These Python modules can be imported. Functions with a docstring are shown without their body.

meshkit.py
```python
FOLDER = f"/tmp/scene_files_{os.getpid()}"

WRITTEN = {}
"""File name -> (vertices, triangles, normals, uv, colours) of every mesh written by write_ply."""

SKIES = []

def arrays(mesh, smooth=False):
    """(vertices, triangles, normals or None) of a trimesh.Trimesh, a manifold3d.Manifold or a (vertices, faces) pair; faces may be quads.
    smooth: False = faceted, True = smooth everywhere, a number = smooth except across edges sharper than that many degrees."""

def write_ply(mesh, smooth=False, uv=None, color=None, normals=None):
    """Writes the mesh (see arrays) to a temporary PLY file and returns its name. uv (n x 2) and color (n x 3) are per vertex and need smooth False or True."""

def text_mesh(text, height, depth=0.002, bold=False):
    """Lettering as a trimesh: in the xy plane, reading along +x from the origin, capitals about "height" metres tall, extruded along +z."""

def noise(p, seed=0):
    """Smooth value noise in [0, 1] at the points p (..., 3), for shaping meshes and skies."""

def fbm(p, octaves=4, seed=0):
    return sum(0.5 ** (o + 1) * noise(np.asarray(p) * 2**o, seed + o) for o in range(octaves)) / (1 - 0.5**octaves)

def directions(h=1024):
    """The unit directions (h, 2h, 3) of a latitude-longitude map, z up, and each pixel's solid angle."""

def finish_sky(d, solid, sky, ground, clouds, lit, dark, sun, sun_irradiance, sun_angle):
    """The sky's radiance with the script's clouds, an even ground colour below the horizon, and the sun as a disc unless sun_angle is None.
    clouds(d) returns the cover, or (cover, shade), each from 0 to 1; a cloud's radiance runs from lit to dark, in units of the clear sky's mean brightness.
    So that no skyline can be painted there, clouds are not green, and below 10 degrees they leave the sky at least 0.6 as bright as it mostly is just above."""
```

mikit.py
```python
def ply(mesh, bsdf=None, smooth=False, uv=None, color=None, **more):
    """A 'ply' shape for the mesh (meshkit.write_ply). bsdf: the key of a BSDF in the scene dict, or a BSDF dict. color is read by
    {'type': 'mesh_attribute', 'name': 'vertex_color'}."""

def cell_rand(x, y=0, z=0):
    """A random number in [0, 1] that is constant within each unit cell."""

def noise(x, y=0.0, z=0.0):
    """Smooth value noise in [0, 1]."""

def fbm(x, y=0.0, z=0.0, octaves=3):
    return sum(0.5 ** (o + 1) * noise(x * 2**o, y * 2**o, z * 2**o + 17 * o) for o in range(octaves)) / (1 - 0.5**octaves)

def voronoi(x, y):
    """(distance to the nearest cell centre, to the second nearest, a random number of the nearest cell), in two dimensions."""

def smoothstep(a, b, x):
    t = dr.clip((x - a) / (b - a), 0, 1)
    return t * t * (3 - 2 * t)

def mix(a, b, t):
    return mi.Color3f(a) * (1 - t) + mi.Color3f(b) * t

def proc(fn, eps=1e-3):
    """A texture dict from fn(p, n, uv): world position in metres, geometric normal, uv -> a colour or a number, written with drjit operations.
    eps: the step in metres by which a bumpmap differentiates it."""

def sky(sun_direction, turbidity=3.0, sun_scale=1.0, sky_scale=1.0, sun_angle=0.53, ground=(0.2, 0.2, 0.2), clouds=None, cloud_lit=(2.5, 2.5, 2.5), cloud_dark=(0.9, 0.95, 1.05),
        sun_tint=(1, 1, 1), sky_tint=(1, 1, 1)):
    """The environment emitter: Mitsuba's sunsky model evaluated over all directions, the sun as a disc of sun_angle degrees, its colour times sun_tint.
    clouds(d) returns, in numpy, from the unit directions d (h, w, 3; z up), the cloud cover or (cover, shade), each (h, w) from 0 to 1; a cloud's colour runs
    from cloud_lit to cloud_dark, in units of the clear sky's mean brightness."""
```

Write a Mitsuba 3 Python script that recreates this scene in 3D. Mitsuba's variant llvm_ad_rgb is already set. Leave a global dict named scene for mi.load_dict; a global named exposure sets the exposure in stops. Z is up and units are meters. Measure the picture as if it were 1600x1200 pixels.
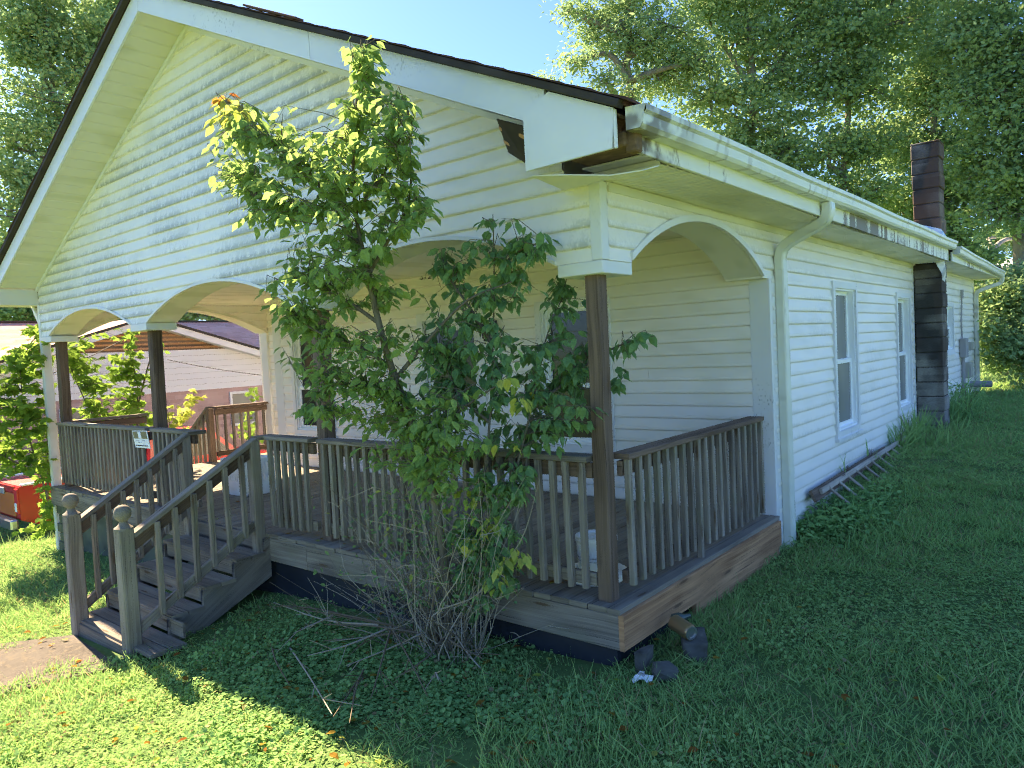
import math, random, re
import numpy as np, trimesh, drjit as dr, mitsuba as mi
import mikit, meshkit
from mikit import noise, fbm, voronoi, cell_rand, smoothstep, mix
import shapely
from shapely.geometry import Polygon, LineString, box as sbox
from shapely import affinity
T = mi.ScalarTransform4f
random.seed(7)
RNG = np.random.default_rng(11)
scene, labels = {}, {}

# ---------------------------------------------------------------- camera, sky, exposure
FPX, CX, CY = 1138.9, 800.0, 600.0           # focal length in pixels of the 1600 x 1200 photograph
CAM = np.array([2.4054, -3.8698, 1.67])      # z = 0 is the porch floor
RIGHT = np.array([0.77077995, 0.63503976, -0.051213]); FWD = np.array([-0.63703049, 0.76939984, -0.04707482]); UP = np.array([0.0095089, 0.06890857, 0.99757766])
scene['camera'] = {'type': 'perspective', 'fov': float(2 * math.degrees(math.atan(800 / FPX))), 'fov_axis': 'x', 'near_clip': 0.05, 'far_clip': 3000.0,
                   'to_world': T().look_at(origin=CAM.tolist(), target=(CAM + FWD).tolist(), up=UP.tolist())}
SUN = np.array([-1.25, 0.18, 1.0])
scene['sky'] = mikit.sky(SUN.tolist(), turbidity=2.6, sun_scale=0.76, sky_scale=1.0, ground=(0.10, 0.13, 0.06), sky_tint=(0.24, 0.278, 0.385), sun_tint=(1.0, 0.95, 0.88))
exposure = 4.82


def at(px, py, axis, val):
    """the point where the sight line of a photograph pixel meets the plane axis = val"""
    r = RIGHT * (px - CX) - UP * (py - CY) + FWD * FPX
    return CAM + r * ((val - CAM[axis]) / r[axis])


# ---------------------------------------------------------------- materials
def two(b): return {'type': 'twosided', 'bsdf': b}
def pr(color, rough=0.6, **k):
    c = color if isinstance(color, dict) else {'type': 'rgb', 'value': list(color)}
    if rough >= .75: k.setdefault('specular', .15)
    return {'type': 'principled', 'base_color': c, 'roughness': rough, **k}
def mat(name, color, rough=0.6, bump=None, **k):
    b = pr(mikit.proc(color) if callable(color) else color, rough, **k)
    if bump: b = {'type': 'bumpmap', 'tex': mikit.proc(bump[0], eps=bump[2] if len(bump) > 2 else 2e-3), 'scale': bump[1], 'bsdf': b}
    scene[name] = two(b)


PITCH = 0.127
def c_siding(p, n, uv):
    h = dr.select(dr.abs(n.y) > dr.abs(n.x), p.x, p.y)
    t = (p.z + 1.27) / PITCH
    f = t - dr.floor(t)
    row = cell_rand(dr.floor(t), 3)
    base = mix((0.75, 0.72, 0.66), (0.81, 0.775, 0.715), row * 0.6 + 0.4 * fbm(h * 0.9, p.z * 0.9, p.y * 0.3))
    fine = noise(h * 34, p.z * 24, 2.0) * 0.40 + noise(h * 95, p.z * 80, 5.0) * 0.40 + 0.2 * noise(h * 9, p.z * 3, 6.0)
    zone = smoothstep(0.34, 0.66, fbm(h * 0.55 + 3, p.z * 0.8, 9.0) + 0.16 * smoothstep(-1.0, -4.0, h) - 0.10 + 0.14 * (cell_rand(dr.floor(t), 11) - 0.5))
    front = dr.select((n.y < -0.4) & (p.y < 0.3) & (p.z > 2.1), mi.Float(1), mi.Float(0.5))
    inside = dr.select((p.y > 0.5) & (dr.abs(n.y) > 0.4), mi.Float(0.15), mi.Float(1))
    low = smoothstep(0.62, 0.05, f)
    m = smoothstep(0.42, 0.85, fine + 0.20 * low + 0.30 * (zone - 0.5)) * (0.25 + 0.75 * low) * (0.08 + 0.92 * zone) * front * inside
    col = mix(base, (0.24, 0.265, 0.235), dr.clip(m * 0.9, 0, 0.75))
    grime = smoothstep(0.22, 0.02, f) * (0.25 + 0.75 * noise(h * 2.2, row * 40, 1.0))
    col = mix(col, (0.42, 0.38, 0.25), 0.36 * grime)
    haze_ = smoothstep(0.5, 0.8, fbm(h * 1.7, p.z * 5.0, 3.0))
    return mix(col, (0.56, 0.55, 0.44), 0.30 * haze_)
mat('m_siding', c_siding, 0.45)


def c_trim(p, n, uv):
    s = smoothstep(0.56, 0.86, noise(p.x * 90, p.y * 90, p.z * 50) * 0.6 + 0.4 * noise(p.x * 24, p.y * 24, p.z * 12)) * smoothstep(0.54, 0.72, fbm(p.x * 1.1 + 5, p.y * 1.1, p.z * 1.1))
    c = mix((0.62, 0.63, 0.635), (0.69, 0.70, 0.70), fbm(p.x * 2, p.y * 2, p.z * 3))
    return mix(c, (0.22, 0.24, 0.24), 0.75 * s)
mat('m_trim', c_trim, 0.5)


def c_cream(p, n, uv):
    st = fbm(p.x * 1.1, p.y * 1.1, p.z * 1.1)
    c = mix((0.62, 0.60, 0.49), (0.71, 0.69, 0.59), st)
    return mix(c, (0.44, 0.44, 0.28), 0.35 * smoothstep(0.55, 0.8, noise(p.x * 6, p.y * 2.2, p.z * 6)))
mat('m_cream', c_cream, 0.55)


def c_gutter(p, n, uv):
    drip = smoothstep(0.55, 0.85, noise(p.y * 26, p.x * 4, p.z * 3)) * smoothstep(0.35, 0.7, noise(p.y * 1.3, 4.0, p.z * 9))
    c = mix((0.60, 0.61, 0.50), (0.70, 0.71, 0.62), fbm(p.y * 3, p.z * 8, p.x * 3))
    c = mix(c, (0.30, 0.27, 0.16), 0.65 * drip)
    edge = smoothstep(0.35, -0.35, p.y) * smoothstep(2.6, 2.75, p.z) * smoothstep(0.35, 0.6, fbm(p.x * 9, p.y * 9, p.z * 9))
    return mix(c, (0.10, 0.075, 0.045), 0.8 * edge)
mat('m_gutter', c_gutter, 0.42)


def c_fascia(p, n, uv):
    run = noise(p.y * 17 + 3 * noise(p.y * 4, 2.0, 2.0), 1.0, p.z * 4)
    rot = smoothstep(0.62, 0.98, run * 0.55 + 0.75 * noise(p.y * 0.7, 7.0, 2.0) + 0.25 * noise(p.y * 60, 3.0, p.z * 40) - 0.10 + 1.0 * (2.76 - p.z) * noise(p.y * 2.1, 9.0, 1.0))
    c = mix((0.66, 0.66, 0.58), (0.74, 0.74, 0.68), fbm(p.y * 4, p.z * 7, 1.0))
    c = mix(c, (0.10, 0.07, 0.045), 0.85 * rot)
    edge = smoothstep(0.15, -0.30, p.y) * smoothstep(0.3, 0.6, fbm(p.x * 9, p.y * 9, p.z * 9))
    return mix(c, (0.09, 0.06, 0.04), 0.9 * edge)
mat('m_fascia', c_fascia, 0.6)


def wood(light, dark, knot=(0.10, 0.06, 0.035), moss=None):
    def fn(p, n, uv):
        u, v = uv.x, uv.y
        pid = dr.floor(v / 10 + 0.5)
        wav = 0.010 * noise(u * 2.5, pid, 1.0) * 3
        g = noise(u * 0.9, (v + wav) * 95, pid) * 0.30 + noise(u * 3.0, (v + wav) * 260, pid) * 0.32 + fbm(u * 2.2, v * 9, pid) * 0.68
        tone = cell_rand(pid, 5)
        c = mix(dark, light, dr.clip(g * 1.35 - 0.35 + (tone - 0.5) * 0.38, 0, 1))
        crack = smoothstep(0.86, 0.95, noise(u * 1.4, (v + wav) * 150, pid + 40))
        c = mix(c, mi.Color3f(dark) * 0.35, 0.75 * crack)
        d1, d2, w = voronoi(u * 1.25 + pid * 3.7, v * 7.5)
        kn = smoothstep(0.11, 0.05, d1) * dr.select(w > 0.62, mi.Float(1), mi.Float(0))
        ring = smoothstep(0.22, 0.12, d1) * dr.select(w > 0.62, mi.Float(1), mi.Float(0)) * (0.5 + 0.5 * dr.sin(d1 * 160))
        c = mix(c, knot, 0.35 * ring)
        c = mix(c, knot, 0.8 * kn)
        if moss is not None:
            c = mix(c, moss, 0.55 * smoothstep(0.5, 0.72, fbm(p.x * 3.1, p.y * 3.1, p.z * 3.1)))
        return c
    return fn
def b_wood(p, n, uv):
    return noise(uv.x * 1.5, uv.y * 170, 2.0) * 0.7 + noise(uv.x * 5, uv.y * 60, 3.0) * 0.3
mat('m_wood_grey', wood((0.31, 0.268, 0.222), (0.115, 0.096, 0.078), moss=(0.20, 0.19, 0.135)), 0.8, bump=(b_wood, 0.0018))
mat('m_wood_brown', wood((0.22, 0.155, 0.112), (0.07, 0.047, 0.035)), 0.75, bump=(b_wood, 0.0018))
mat('m_wood_tan', wood((0.60, 0.345, 0.185), (0.22, 0.105, 0.05)), 0.75, bump=(b_wood, 0.0015))
mat('m_wood_deck', wood((0.27, 0.235, 0.19), (0.14, 0.118, 0.094)), 0.85, bump=(b_wood, 0.0015))


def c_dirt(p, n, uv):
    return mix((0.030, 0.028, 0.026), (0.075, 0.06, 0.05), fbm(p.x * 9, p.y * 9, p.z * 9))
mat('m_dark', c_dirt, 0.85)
mat('m_black_sheet', lambda p, n, uv: mix(mix((0.013, 0.018, 0.031), (0.030, 0.034, 0.045), fbm(p.x * 2.5, p.y * 2.5, p.z * 5)), (0.15, 0.115, 0.08), 0.75 * smoothstep(0.50, 0.80, noise(p.x * 21, p.y * 21, p.z * 13) * 0.55 + 0.75 * smoothstep(0.24, 0.02, p.z + 0.40 - 0.058 * p.x + 0.16))), 0.42, bump=(lambda p, n, uv: fbm(p.x * 3, p.y * 3, p.z * 2), 0.02, 0.01))


def c_block(p, n, uv):
    s = fbm(p.x * 2.6, p.y * 2.6, p.z * 1.7)
    blk = cell_rand(dr.floor(p.z / 0.235 + 20), 8)
    gry = mix((0.050, 0.049, 0.047), (0.24, 0.23, 0.21), smoothstep(0.42, 0.78, s + 0.16 * (blk - 0.5) + 0.30 * smoothstep(1.5, 0.1, p.z)))
    fine = noise(p.x * 60, p.y * 60, p.z * 60)
    gry = gry * (0.8 + 0.4 * fine)
    rust = smoothstep(0.45, 0.62, noise(p.x * 3, p.y * 3, p.z * 2) + 0.55 * smoothstep(0.2, 0.37, p.x) - 0.1)
    up = smoothstep(2.7, 3.2, p.z)
    gry = mix(gry, (0.105, 0.072, 0.056), rust * (0.3 + 0.4 * up))
    return gry
mat('m_block', c_block, 0.9, bump=(lambda p, n, uv: noise(p.x * 90, p.y * 90, p.z * 90), 0.003))


def c_foundation(p, n, uv):
    return mix((0.055, 0.06, 0.05), (0.16, 0.17, 0.12), fbm(p.x * 5, p.y * 5, p.z * 5))
mat('m_foundation', c_foundation, 0.9)


def c_shingle(p, n, uv):
    w = cell_rand(dr.floor(p.y / 0.31 + 0.5 * cell_rand(dr.floor(p.z / 0.065))), dr.floor(p.z / 0.065), dr.floor(p.x / 3.0))
    return mix((0.045, 0.026, 0.024), (0.105, 0.060, 0.052), w * 0.6 + 0.4 * noise(p.x * 50, p.y * 50, p.z * 50))
mat('m_shingle', c_shingle, 0.9)


def c_nshingle(p, n, uv):
    w = cell_rand(dr.floor(p.y / 0.34 + 0.5 * cell_rand(dr.floor(p.z / 0.05))), dr.floor(p.z / 0.05), 3)
    return mix((0.50, 0.255, 0.19), (0.66, 0.40, 0.32), w * 0.7 + 0.3 * noise(p.x * 20, p.y * 20, p.z * 20))
mat('m_neighbor_shingle', c_nshingle, 0.9)


def c_brick(p, n, uv):
    r = p.z / 0.10
    row = dr.floor(r)
    h = p.y / 0.30 + 0.5 * (row - 2 * dr.floor(row / 2))
    w = cell_rand(row, dr.floor(h), 4)
    joint = dr.maximum(smoothstep(0.10, 0.04, r - row), smoothstep(0.04, 0.015, h - dr.floor(h)))
    c = mix((0.34, 0.225, 0.21), (0.42, 0.295, 0.28), w)
    return mix(c, (0.42, 0.33, 0.31), 0.55 * joint)
mat('m_pink_brick', c_brick, 0.85)
mat('m_neighbor_white', (0.56, 0.565, 0.60), 0.5)
mat('m_window_white', (0.80, 0.82, 0.82), 0.35)
mat('m_screen', lambda p, n, uv: mix((0.13, 0.135, 0.13), (0.20, 0.205, 0.195), fbm(p.x * 2, p.y * 3, p.z * 1.2)), 0.35, specular=0.4)
mat('m_screen_dark', (0.020, 0.024, 0.024), 0.15, specular=0.6)
mat('m_curtain', (0.30, 0.30, 0.29), 0.9)
scene['m_glass'] = {'type': 'thindielectric', 'int_ior': 1.5}


def c_path(p, n, uv):
    c = mix((0.060, 0.053, 0.045), (0.110, 0.097, 0.081), fbm(p.x * 5, p.y * 5, 1.0))
    return mix(c, (0.12, 0.10, 0.07), 0.7 * smoothstep(0.62, 0.78, noise(p.x * 28, p.y * 28, 3.0)))
mat('m_path', c_path, 0.9, bump=(lambda p, n, uv: noise(p.x * 60, p.y * 60, 1.0), 0.006))


def c_lawn(p, n, uv):
    d = fbm(p.x * 2.1, p.y * 2.1, 1.0)
    f = noise(p.x * 38, p.y * 38, 2.0)
    c = mix((0.050, 0.090, 0.028), (0.115, 0.190, 0.055), d * 0.6 + f * 0.4)
    return mix(c, (0.10, 0.080, 0.045), 0.35 * smoothstep(0.62, 0.8, fbm(p.x * 6, p.y * 6, 5.0)))
mat('m_lawn', c_lawn, 0.95)


def leafy(name, a, b, trans=0.9, rough=0.45, autumn=True, spread=1.0, dry=False):
    def fn(p, n, uv):
        u = uv.x
        r = u - dr.floor(u)
        big = fbm(p.x * 1.4, p.y * 1.4, p.z * 1.4)
        c = mix(a, b, dr.clip(r * 0.65 * spread + big * 0.55 - 0.08, 0, 1))
        c = c * (0.86 + 0.28 * noise(uv.x * 900 + uv.y * 6, uv.y * 9, 1.0))
        if dry:
            c = dr.select(u > 1, mix((0.26, 0.20, 0.10), (0.50, 0.42, 0.22), r), c)
        elif autumn:
            c = dr.select(u > 2, mix((0.30, 0.11, 0.03), (0.42, 0.28, 0.05), r), dr.select(u > 1, mix((0.30, 0.40, 0.07), (0.50, 0.50, 0.11), r), c))
        return c
    scene[name] = {'type': 'principledthin', 'base_color': mikit.proc(fn), 'roughness': rough, 'diff_trans': trans, 'spec_trans': 0.0, 'eta': 1.4}
leafy('m_leaf_sapling', (0.17, 0.30, 0.085), (0.34, 0.46, 0.14), 1.05)
leafy('m_leaf_vine', (0.13, 0.25, 0.10), (0.24, 0.38, 0.14), 0.8)
leafy('m_leaf_maple', (0.15, 0.27, 0.045), (0.27, 0.4, 0.07), 1.05, autumn=False)
leafy('m_leaf_tree', (0.19, 0.32, 0.145), (0.42, 0.55, 0.25), 0.75, autumn=False)
leafy('m_grass', (0.23, 0.41, 0.125), (0.42, 0.58, 0.20), 0.8, 0.4, dry=True)
leafy('m_clover', (0.18, 0.36, 0.12), (0.35, 0.53, 0.18), 0.7, 0.35, dry=True)


def c_bark(p, n, uv):
    return mix((0.075, 0.062, 0.046), (0.20, 0.175, 0.135), noise(p.x * 45, p.y * 45, p.z * 11) * 0.6 + 0.4 * fbm(p.x * 5, p.y * 5, p.z * 5))
mat('m_bark', c_bark, 0.9)
mat('m_bark_pale', lambda p, n, uv: mix((0.15, 0.135, 0.11), (0.34, 0.31, 0.265), fbm(p.x * 6, p.y * 6, p.z * 2.5)), 0.9)
mat('m_twig', (0.135, 0.105, 0.07), 0.85)
mat('m_twig_pale', (0.34, 0.29, 0.22), 0.85)
mat('m_red_paint', (0.42, 0.018, 0.016), 0.22, clearcoat=0.8, specular=0.5)
mat('m_orange_paint', (0.50, 0.15, 0.03), 0.30, clearcoat=0.6)
mat('m_red_plastic', (0.55, 0.02, 0.02), 0.2)
mat('m_chrome', (0.62, 0.63, 0.64), 0.28, metallic=0.9)
mat('m_rubber', (0.018, 0.018, 0.018), 0.7)
mat('m_plastic_white', (0.82, 0.82, 0.79), 0.4)
mat('m_grey_metal', (0.32, 0.31, 0.31), 0.5)
mat('m_tan_box', (0.36, 0.35, 0.29), 0.6)
mat('m_black', (0.012, 0.012, 0.012), 0.4)
mat('m_blue_tarp', (0.42, 0.56, 0.72), 0.4)
mat('m_stone', lambda p, n, uv: mix((0.050, 0.048, 0.040), (0.155, 0.148, 0.128), fbm(p.x * 14, p.y * 14, p.z * 14)), 0.9)
mat('m_sign_tan', (0.20, 0.17, 0.08), 0.5)
mat('m_can', (0.42, 0.30, 0.16), 0.3, metallic=0.7)


# ---------------------------------------------------------------- helpers
COUNT = {}
def key_for(name, parent=None):
    k = f'{parent}__{name}' if parent else name
    n = COUNT.get(k, 0); COUNT[k] = n + 1
    return k if n == 0 else f'{k}_{n:03d}'
def put(name, mesh, bsdf, parent=None, smooth=False, uv=None, label=None, kind=None, **more):
    k = key_for(name, parent)
    scene[k] = mikit.ply(mesh, bsdf, smooth=smooth, uv=uv, **more)
    d = {}
    if label: d['label'] = label
    if kind: d['kind'] = kind
    if d: labels[k] = d
    return k
def thing(name, label, cat, group=None):
    k = key_for(name)
    labels[k] = {'label': label, 'category': cat}
    if group: labels[k]['group'] = group
    return k
def tag(k, label, cat, group=None):
    labels.setdefault(k, {}).update({'label': label, 'category': cat})
    if group: labels[k]['group'] = group
    return k
def cat_mesh(ms):
    """(v, f) tuples joined"""
    vs, fs, o = [], [], 0
    for m in ms:
        v, f = (np.asarray(m.vertices), np.asarray(m.faces)) if hasattr(m, 'vertices') else m[:2]
        vs.append(v); fs.append(np.asarray(f) + o); o += len(v)
    return np.vstack(vs), np.vstack(fs)
def cat_uv(ms):
    v, f = cat_mesh(ms)
    return (v, f), np.vstack([m[2] for m in ms])


PID = [0]
def lumber(p0, p1, w, h, side=None, c=0.004, pid=None):
    """a squared timber from p0 to p1, w wide along 'side', h high across it, edges eased; uv runs along the grain"""
    p0, p1 = np.asarray(p0, float), np.asarray(p1, float)
    a = p1 - p0; L = np.linalg.norm(a); a /= L
    s = np.asarray(side if side is not None else ([0, 0, 1] if abs(a[2]) < 0.9 else [1, 0, 0]), float)
    if side is None and abs(a[2]) < 0.9: s = np.cross(a, s)
    s = s - a * (s @ a); s /= np.linalg.norm(s); t = np.cross(a, s)
    if pid is None: PID[0] += 1; pid = PID[0]
    x, y = w / 2, h / 2
    ring = np.array([(-x + c, -y), (x - c, -y), (x, -y + c), (x, y - c), (x - c, y), (-x + c, y), (-x, y - c), (-x, -y + c)])
    nxt = np.roll(ring, -1, 0)
    per = np.concatenate([[0], np.cumsum(np.linalg.norm(nxt - ring, axis=1))])
    off = (pid * 7.31) % 50
    V, F, UV = [], [], []
    for i in range(8):
        o = len(V)
        for (q, e) in ((ring[i], 0), (nxt[i], 0), (nxt[i], 1), (ring[i], 1)):
            V.append(p0 + a * L * e + s * q[0] + t * q[1])
        UV += [(off, per[i] + 10 * pid), (off, per[i + 1] + 10 * pid), (off + L, per[i + 1] + 10 * pid), (off + L, per[i] + 10 * pid)]
        F += [(o, o + 1, o + 2), (o, o + 2, o + 3)]
    for e, sg in ((0, -1), (1, 1)):
        o = len(V)
        for q in ring:
            V.append(p0 + a * L * e + s * q[0] + t * q[1]); UV.append((off + 30 + 0.2 * q[0], 10 * pid + q[1] * 0.5))
        for i in range(1, 7): F.append((o, o + i, o + i + 1) if sg > 0 else (o, o + i + 1, o + i))
    return np.array(V), np.array(F), np.array(UV)
def timber(name, parent, p0, p1, w, h, bsdf, side=None, label=None, c=0.004):
    v, f, uv = lumber(p0, p1, w, h, side, c)
    return put(name, (v, f), bsdf, parent, uv=uv, label=label)


def bx(x0, x1, y0, y1, z0, z1, c=0.0):
    """an axis-aligned box, with chamfered edges if c"""
    if not c:
        v = np.array([[x, y, z] for x in (x0, x1) for y in (y0, y1) for z in (z0, z1)], float)
        f = np.array([[0, 1, 3], [0, 3, 2], [4, 6, 7], [4, 7, 5], [0, 4, 5], [0, 5, 1], [2, 3, 7], [2, 7, 6], [0, 2, 6], [0, 6, 4], [1, 5, 7], [1, 7, 3]])
        return v, f
    pts = []
    for x, sx in ((x0, 1), (x1, -1)):
        for y, sy in ((y0, 1), (y1, -1)):
            for z, sz in ((z0, 1), (z1, -1)):
                pts += [(x, y + sy * c, z + sz * c), (x + sx * c, y, z + sz * c), (x + sx * c, y + sy * c, z)]
    m = trimesh.convex.convex_hull(np.array(pts))
    return np.array(m.vertices), np.array(m.faces)
def prism(poly, depth, frame):
    """a 2-D shapely polygon (h, z) extruded by depth; frame(h, z, d) -> xyz"""
    m = [trimesh.creation.extrude_polygon(g, depth, engine='earcut') for g in getattr(poly, 'geoms', [poly]) if g.area > 1e-6]
    m = trimesh.util.concatenate(m)
    v = np.asarray(m.vertices)
    return frame(v[:, 0], v[:, 1], v[:, 2]), np.asarray(m.faces)
def fr_front(y):       # faces -y; d goes outward (-y)
    return lambda h, z, d: np.stack([h, y - d, z], -1)
def fr_right(x):       # faces +x; d outward
    return lambda h, z, d: np.stack([x + d, h, z], -1)
def fr_left(x):
    return lambda h, z, d: np.stack([x - d, h, z], -1)


def tube(pts, rad, sides=6):
    pts = np.asarray(pts, float); rad = np.broadcast_to(np.asarray(rad, float), (len(pts),))
    d = np.gradient(pts, axis=0); d /= np.linalg.norm(d, axis=1, keepdims=True) + 1e-9
    ref = np.array([0.31, 0.2, 0.93]) if abs(d[0][2]) < 0.8 else np.array([1, 0.1, 0.0])
    s = np.cross(d, ref); s /= np.linalg.norm(s, axis=1, keepdims=True) + 1e-9
    t = np.cross(d, s)
    an = np.arange(sides) * 2 * np.pi / sides
    V = pts[:, None] + rad[:, None, None] * (np.cos(an)[None, :, None] * s[:, None] + np.sin(an)[None, :, None] * t[:, None])
    n = len(pts); i = np.arange(n - 1)[:, None] * sides; k = np.arange(sides)[None]
    k2 = (k + 1) % sides
    F = np.concatenate([np.stack([i + k, i + k2, i + sides + k2], -1).reshape(-1, 3), np.stack([i + k, i + sides + k2, i + sides + k], -1).reshape(-1, 3)])
    caps = [[0, j + 1, j] for j in range(1, sides - 1)] + [[(n - 1) * sides, (n - 1) * sides + j, (n - 1) * sides + j + 1] for j in range(1, sides - 1)]
    return V.reshape(-1, 3), np.vstack([F, caps])
def curve(pts, n=8):
    """a Catmull-Rom curve through pts"""
    p = np.asarray(pts, float)
    if len(p) == 2: return p[0] + (p[1] - p[0]) * np.linspace(0, 1, n)[:, None]
    q = np.vstack([2 * p[0] - p[1], p, 2 * p[-1] - p[-2]])
    out = []
    for i in range(1, len(q) - 2):
        t = np.linspace(0, 1, n, endpoint=False)[:, None]
        a, b, c, d = q[i - 1:i + 3]
        out.append(0.5 * (2 * b + (c - a) * t + (2 * a - 5 * b + 4 * c - d) * t * t + (3 * b - a - 3 * c + d) * t ** 3))
    return np.vstack(out + [p[-1:]])
def lathe(profile, n=24, at_=(0, 0, 0)):
    m = trimesh.creation.revolve(np.array(profile, float), sections=n)
    return np.asarray(m.vertices) + np.array(at_), np.asarray(m.faces)


# ---- leaves
OVATE = (np.array([(0, 0, 0), (0.30, 0, -0.05), (0.68, 0, -0.05), (1.0, 0, -0.16), (0.22, 0.27, 0.02), (0.55, 0.31, 0.03), (0.22, -0.27, 0.02), (0.55, -0.31, 0.03)]),
         np.array([(0, 1, 4), (1, 5, 4), (1, 2, 5), (2, 3, 5), (0, 6, 1), (1, 6, 7), (1, 7, 2), (2, 7, 3)]))
DIAMOND = (np.array([(0, 0, 0), (0.45, 0.34, 0.02), (1, 0, -0.1), (0.45, -0.34, 0.02)]), np.array([(0, 2, 1), (0, 3, 2)]))
NARROW = (np.array([(0, 0, 0), (0.45, 0.17, 0.02), (1, 0, -0.1), (0.45, -0.17, 0.02)]), np.array([(0, 2, 1), (0, 3, 2)]))
def _maple():
    tips = [(0.02, 0.0), (0.05, 0.30), (0.02, 0.52), (0.26, 0.40), (0.42, 0.66), (0.50, 0.34), (0.66, 0.36), (0.70, 0.16), (1.0, 0.0)]
    pts = tips + [(x, -y) for x, y in tips[-2:0:-1]]
    v = [(0.34, 0, -0.05)] + [(x, y, 0.03 - 0.14 * (x * x + y * y)) for x, y in pts]
    n = len(pts)
    return np.array(v), np.array([(0, i + 1, (i + 1) % n + 1) for i in range(n)])
MAPLE = _maple()
ROUND = (np.array([(0.5, 0, -0.04)] + [(0.5 + 0.5 * math.cos(a), 0.5 * math.sin(a), 0.04 * math.cos(3 * a)) for a in np.arange(7) * 2 * math.pi / 7]),
         np.array([(0, i + 1, (i + 1) % 7 + 1) for i in range(7)]))
def unit(v): return v / (np.linalg.norm(v, axis=-1, keepdims=True) + 1e-9)
def leaves(P, D, N, L, u, shape=OVATE, width=1.0):
    """leaf blades at P, pointing along D, facing N; L length, u the leaf's own colour number -> (v, f, uv)"""
    P, D, N = (np.asarray(a, float) for a in (P, D, N))
    D = unit(D); S = unit(np.cross(N, D)); N = np.cross(D, S)
    L = np.broadcast_to(L, (len(P),))
    tv, tf = shape
    W = np.broadcast_to(width, (len(P),))
    v = P[:, None] + L[:, None, None] * (tv[None, :, :1] * D[:, None] + tv[None, :, 1:2] * W[:, None, None] * S[:, None] + tv[None, :, 2:] * N[:, None])
    f = tf[None] + (np.arange(len(P)) * len(tv))[:, None, None]
    uv = np.stack([np.repeat(np.asarray(u, float), len(tv)), np.tile(tv[:, 0], len(P))], -1)
    return v.reshape(-1, 3), f.reshape(-1, 3), uv


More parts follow.
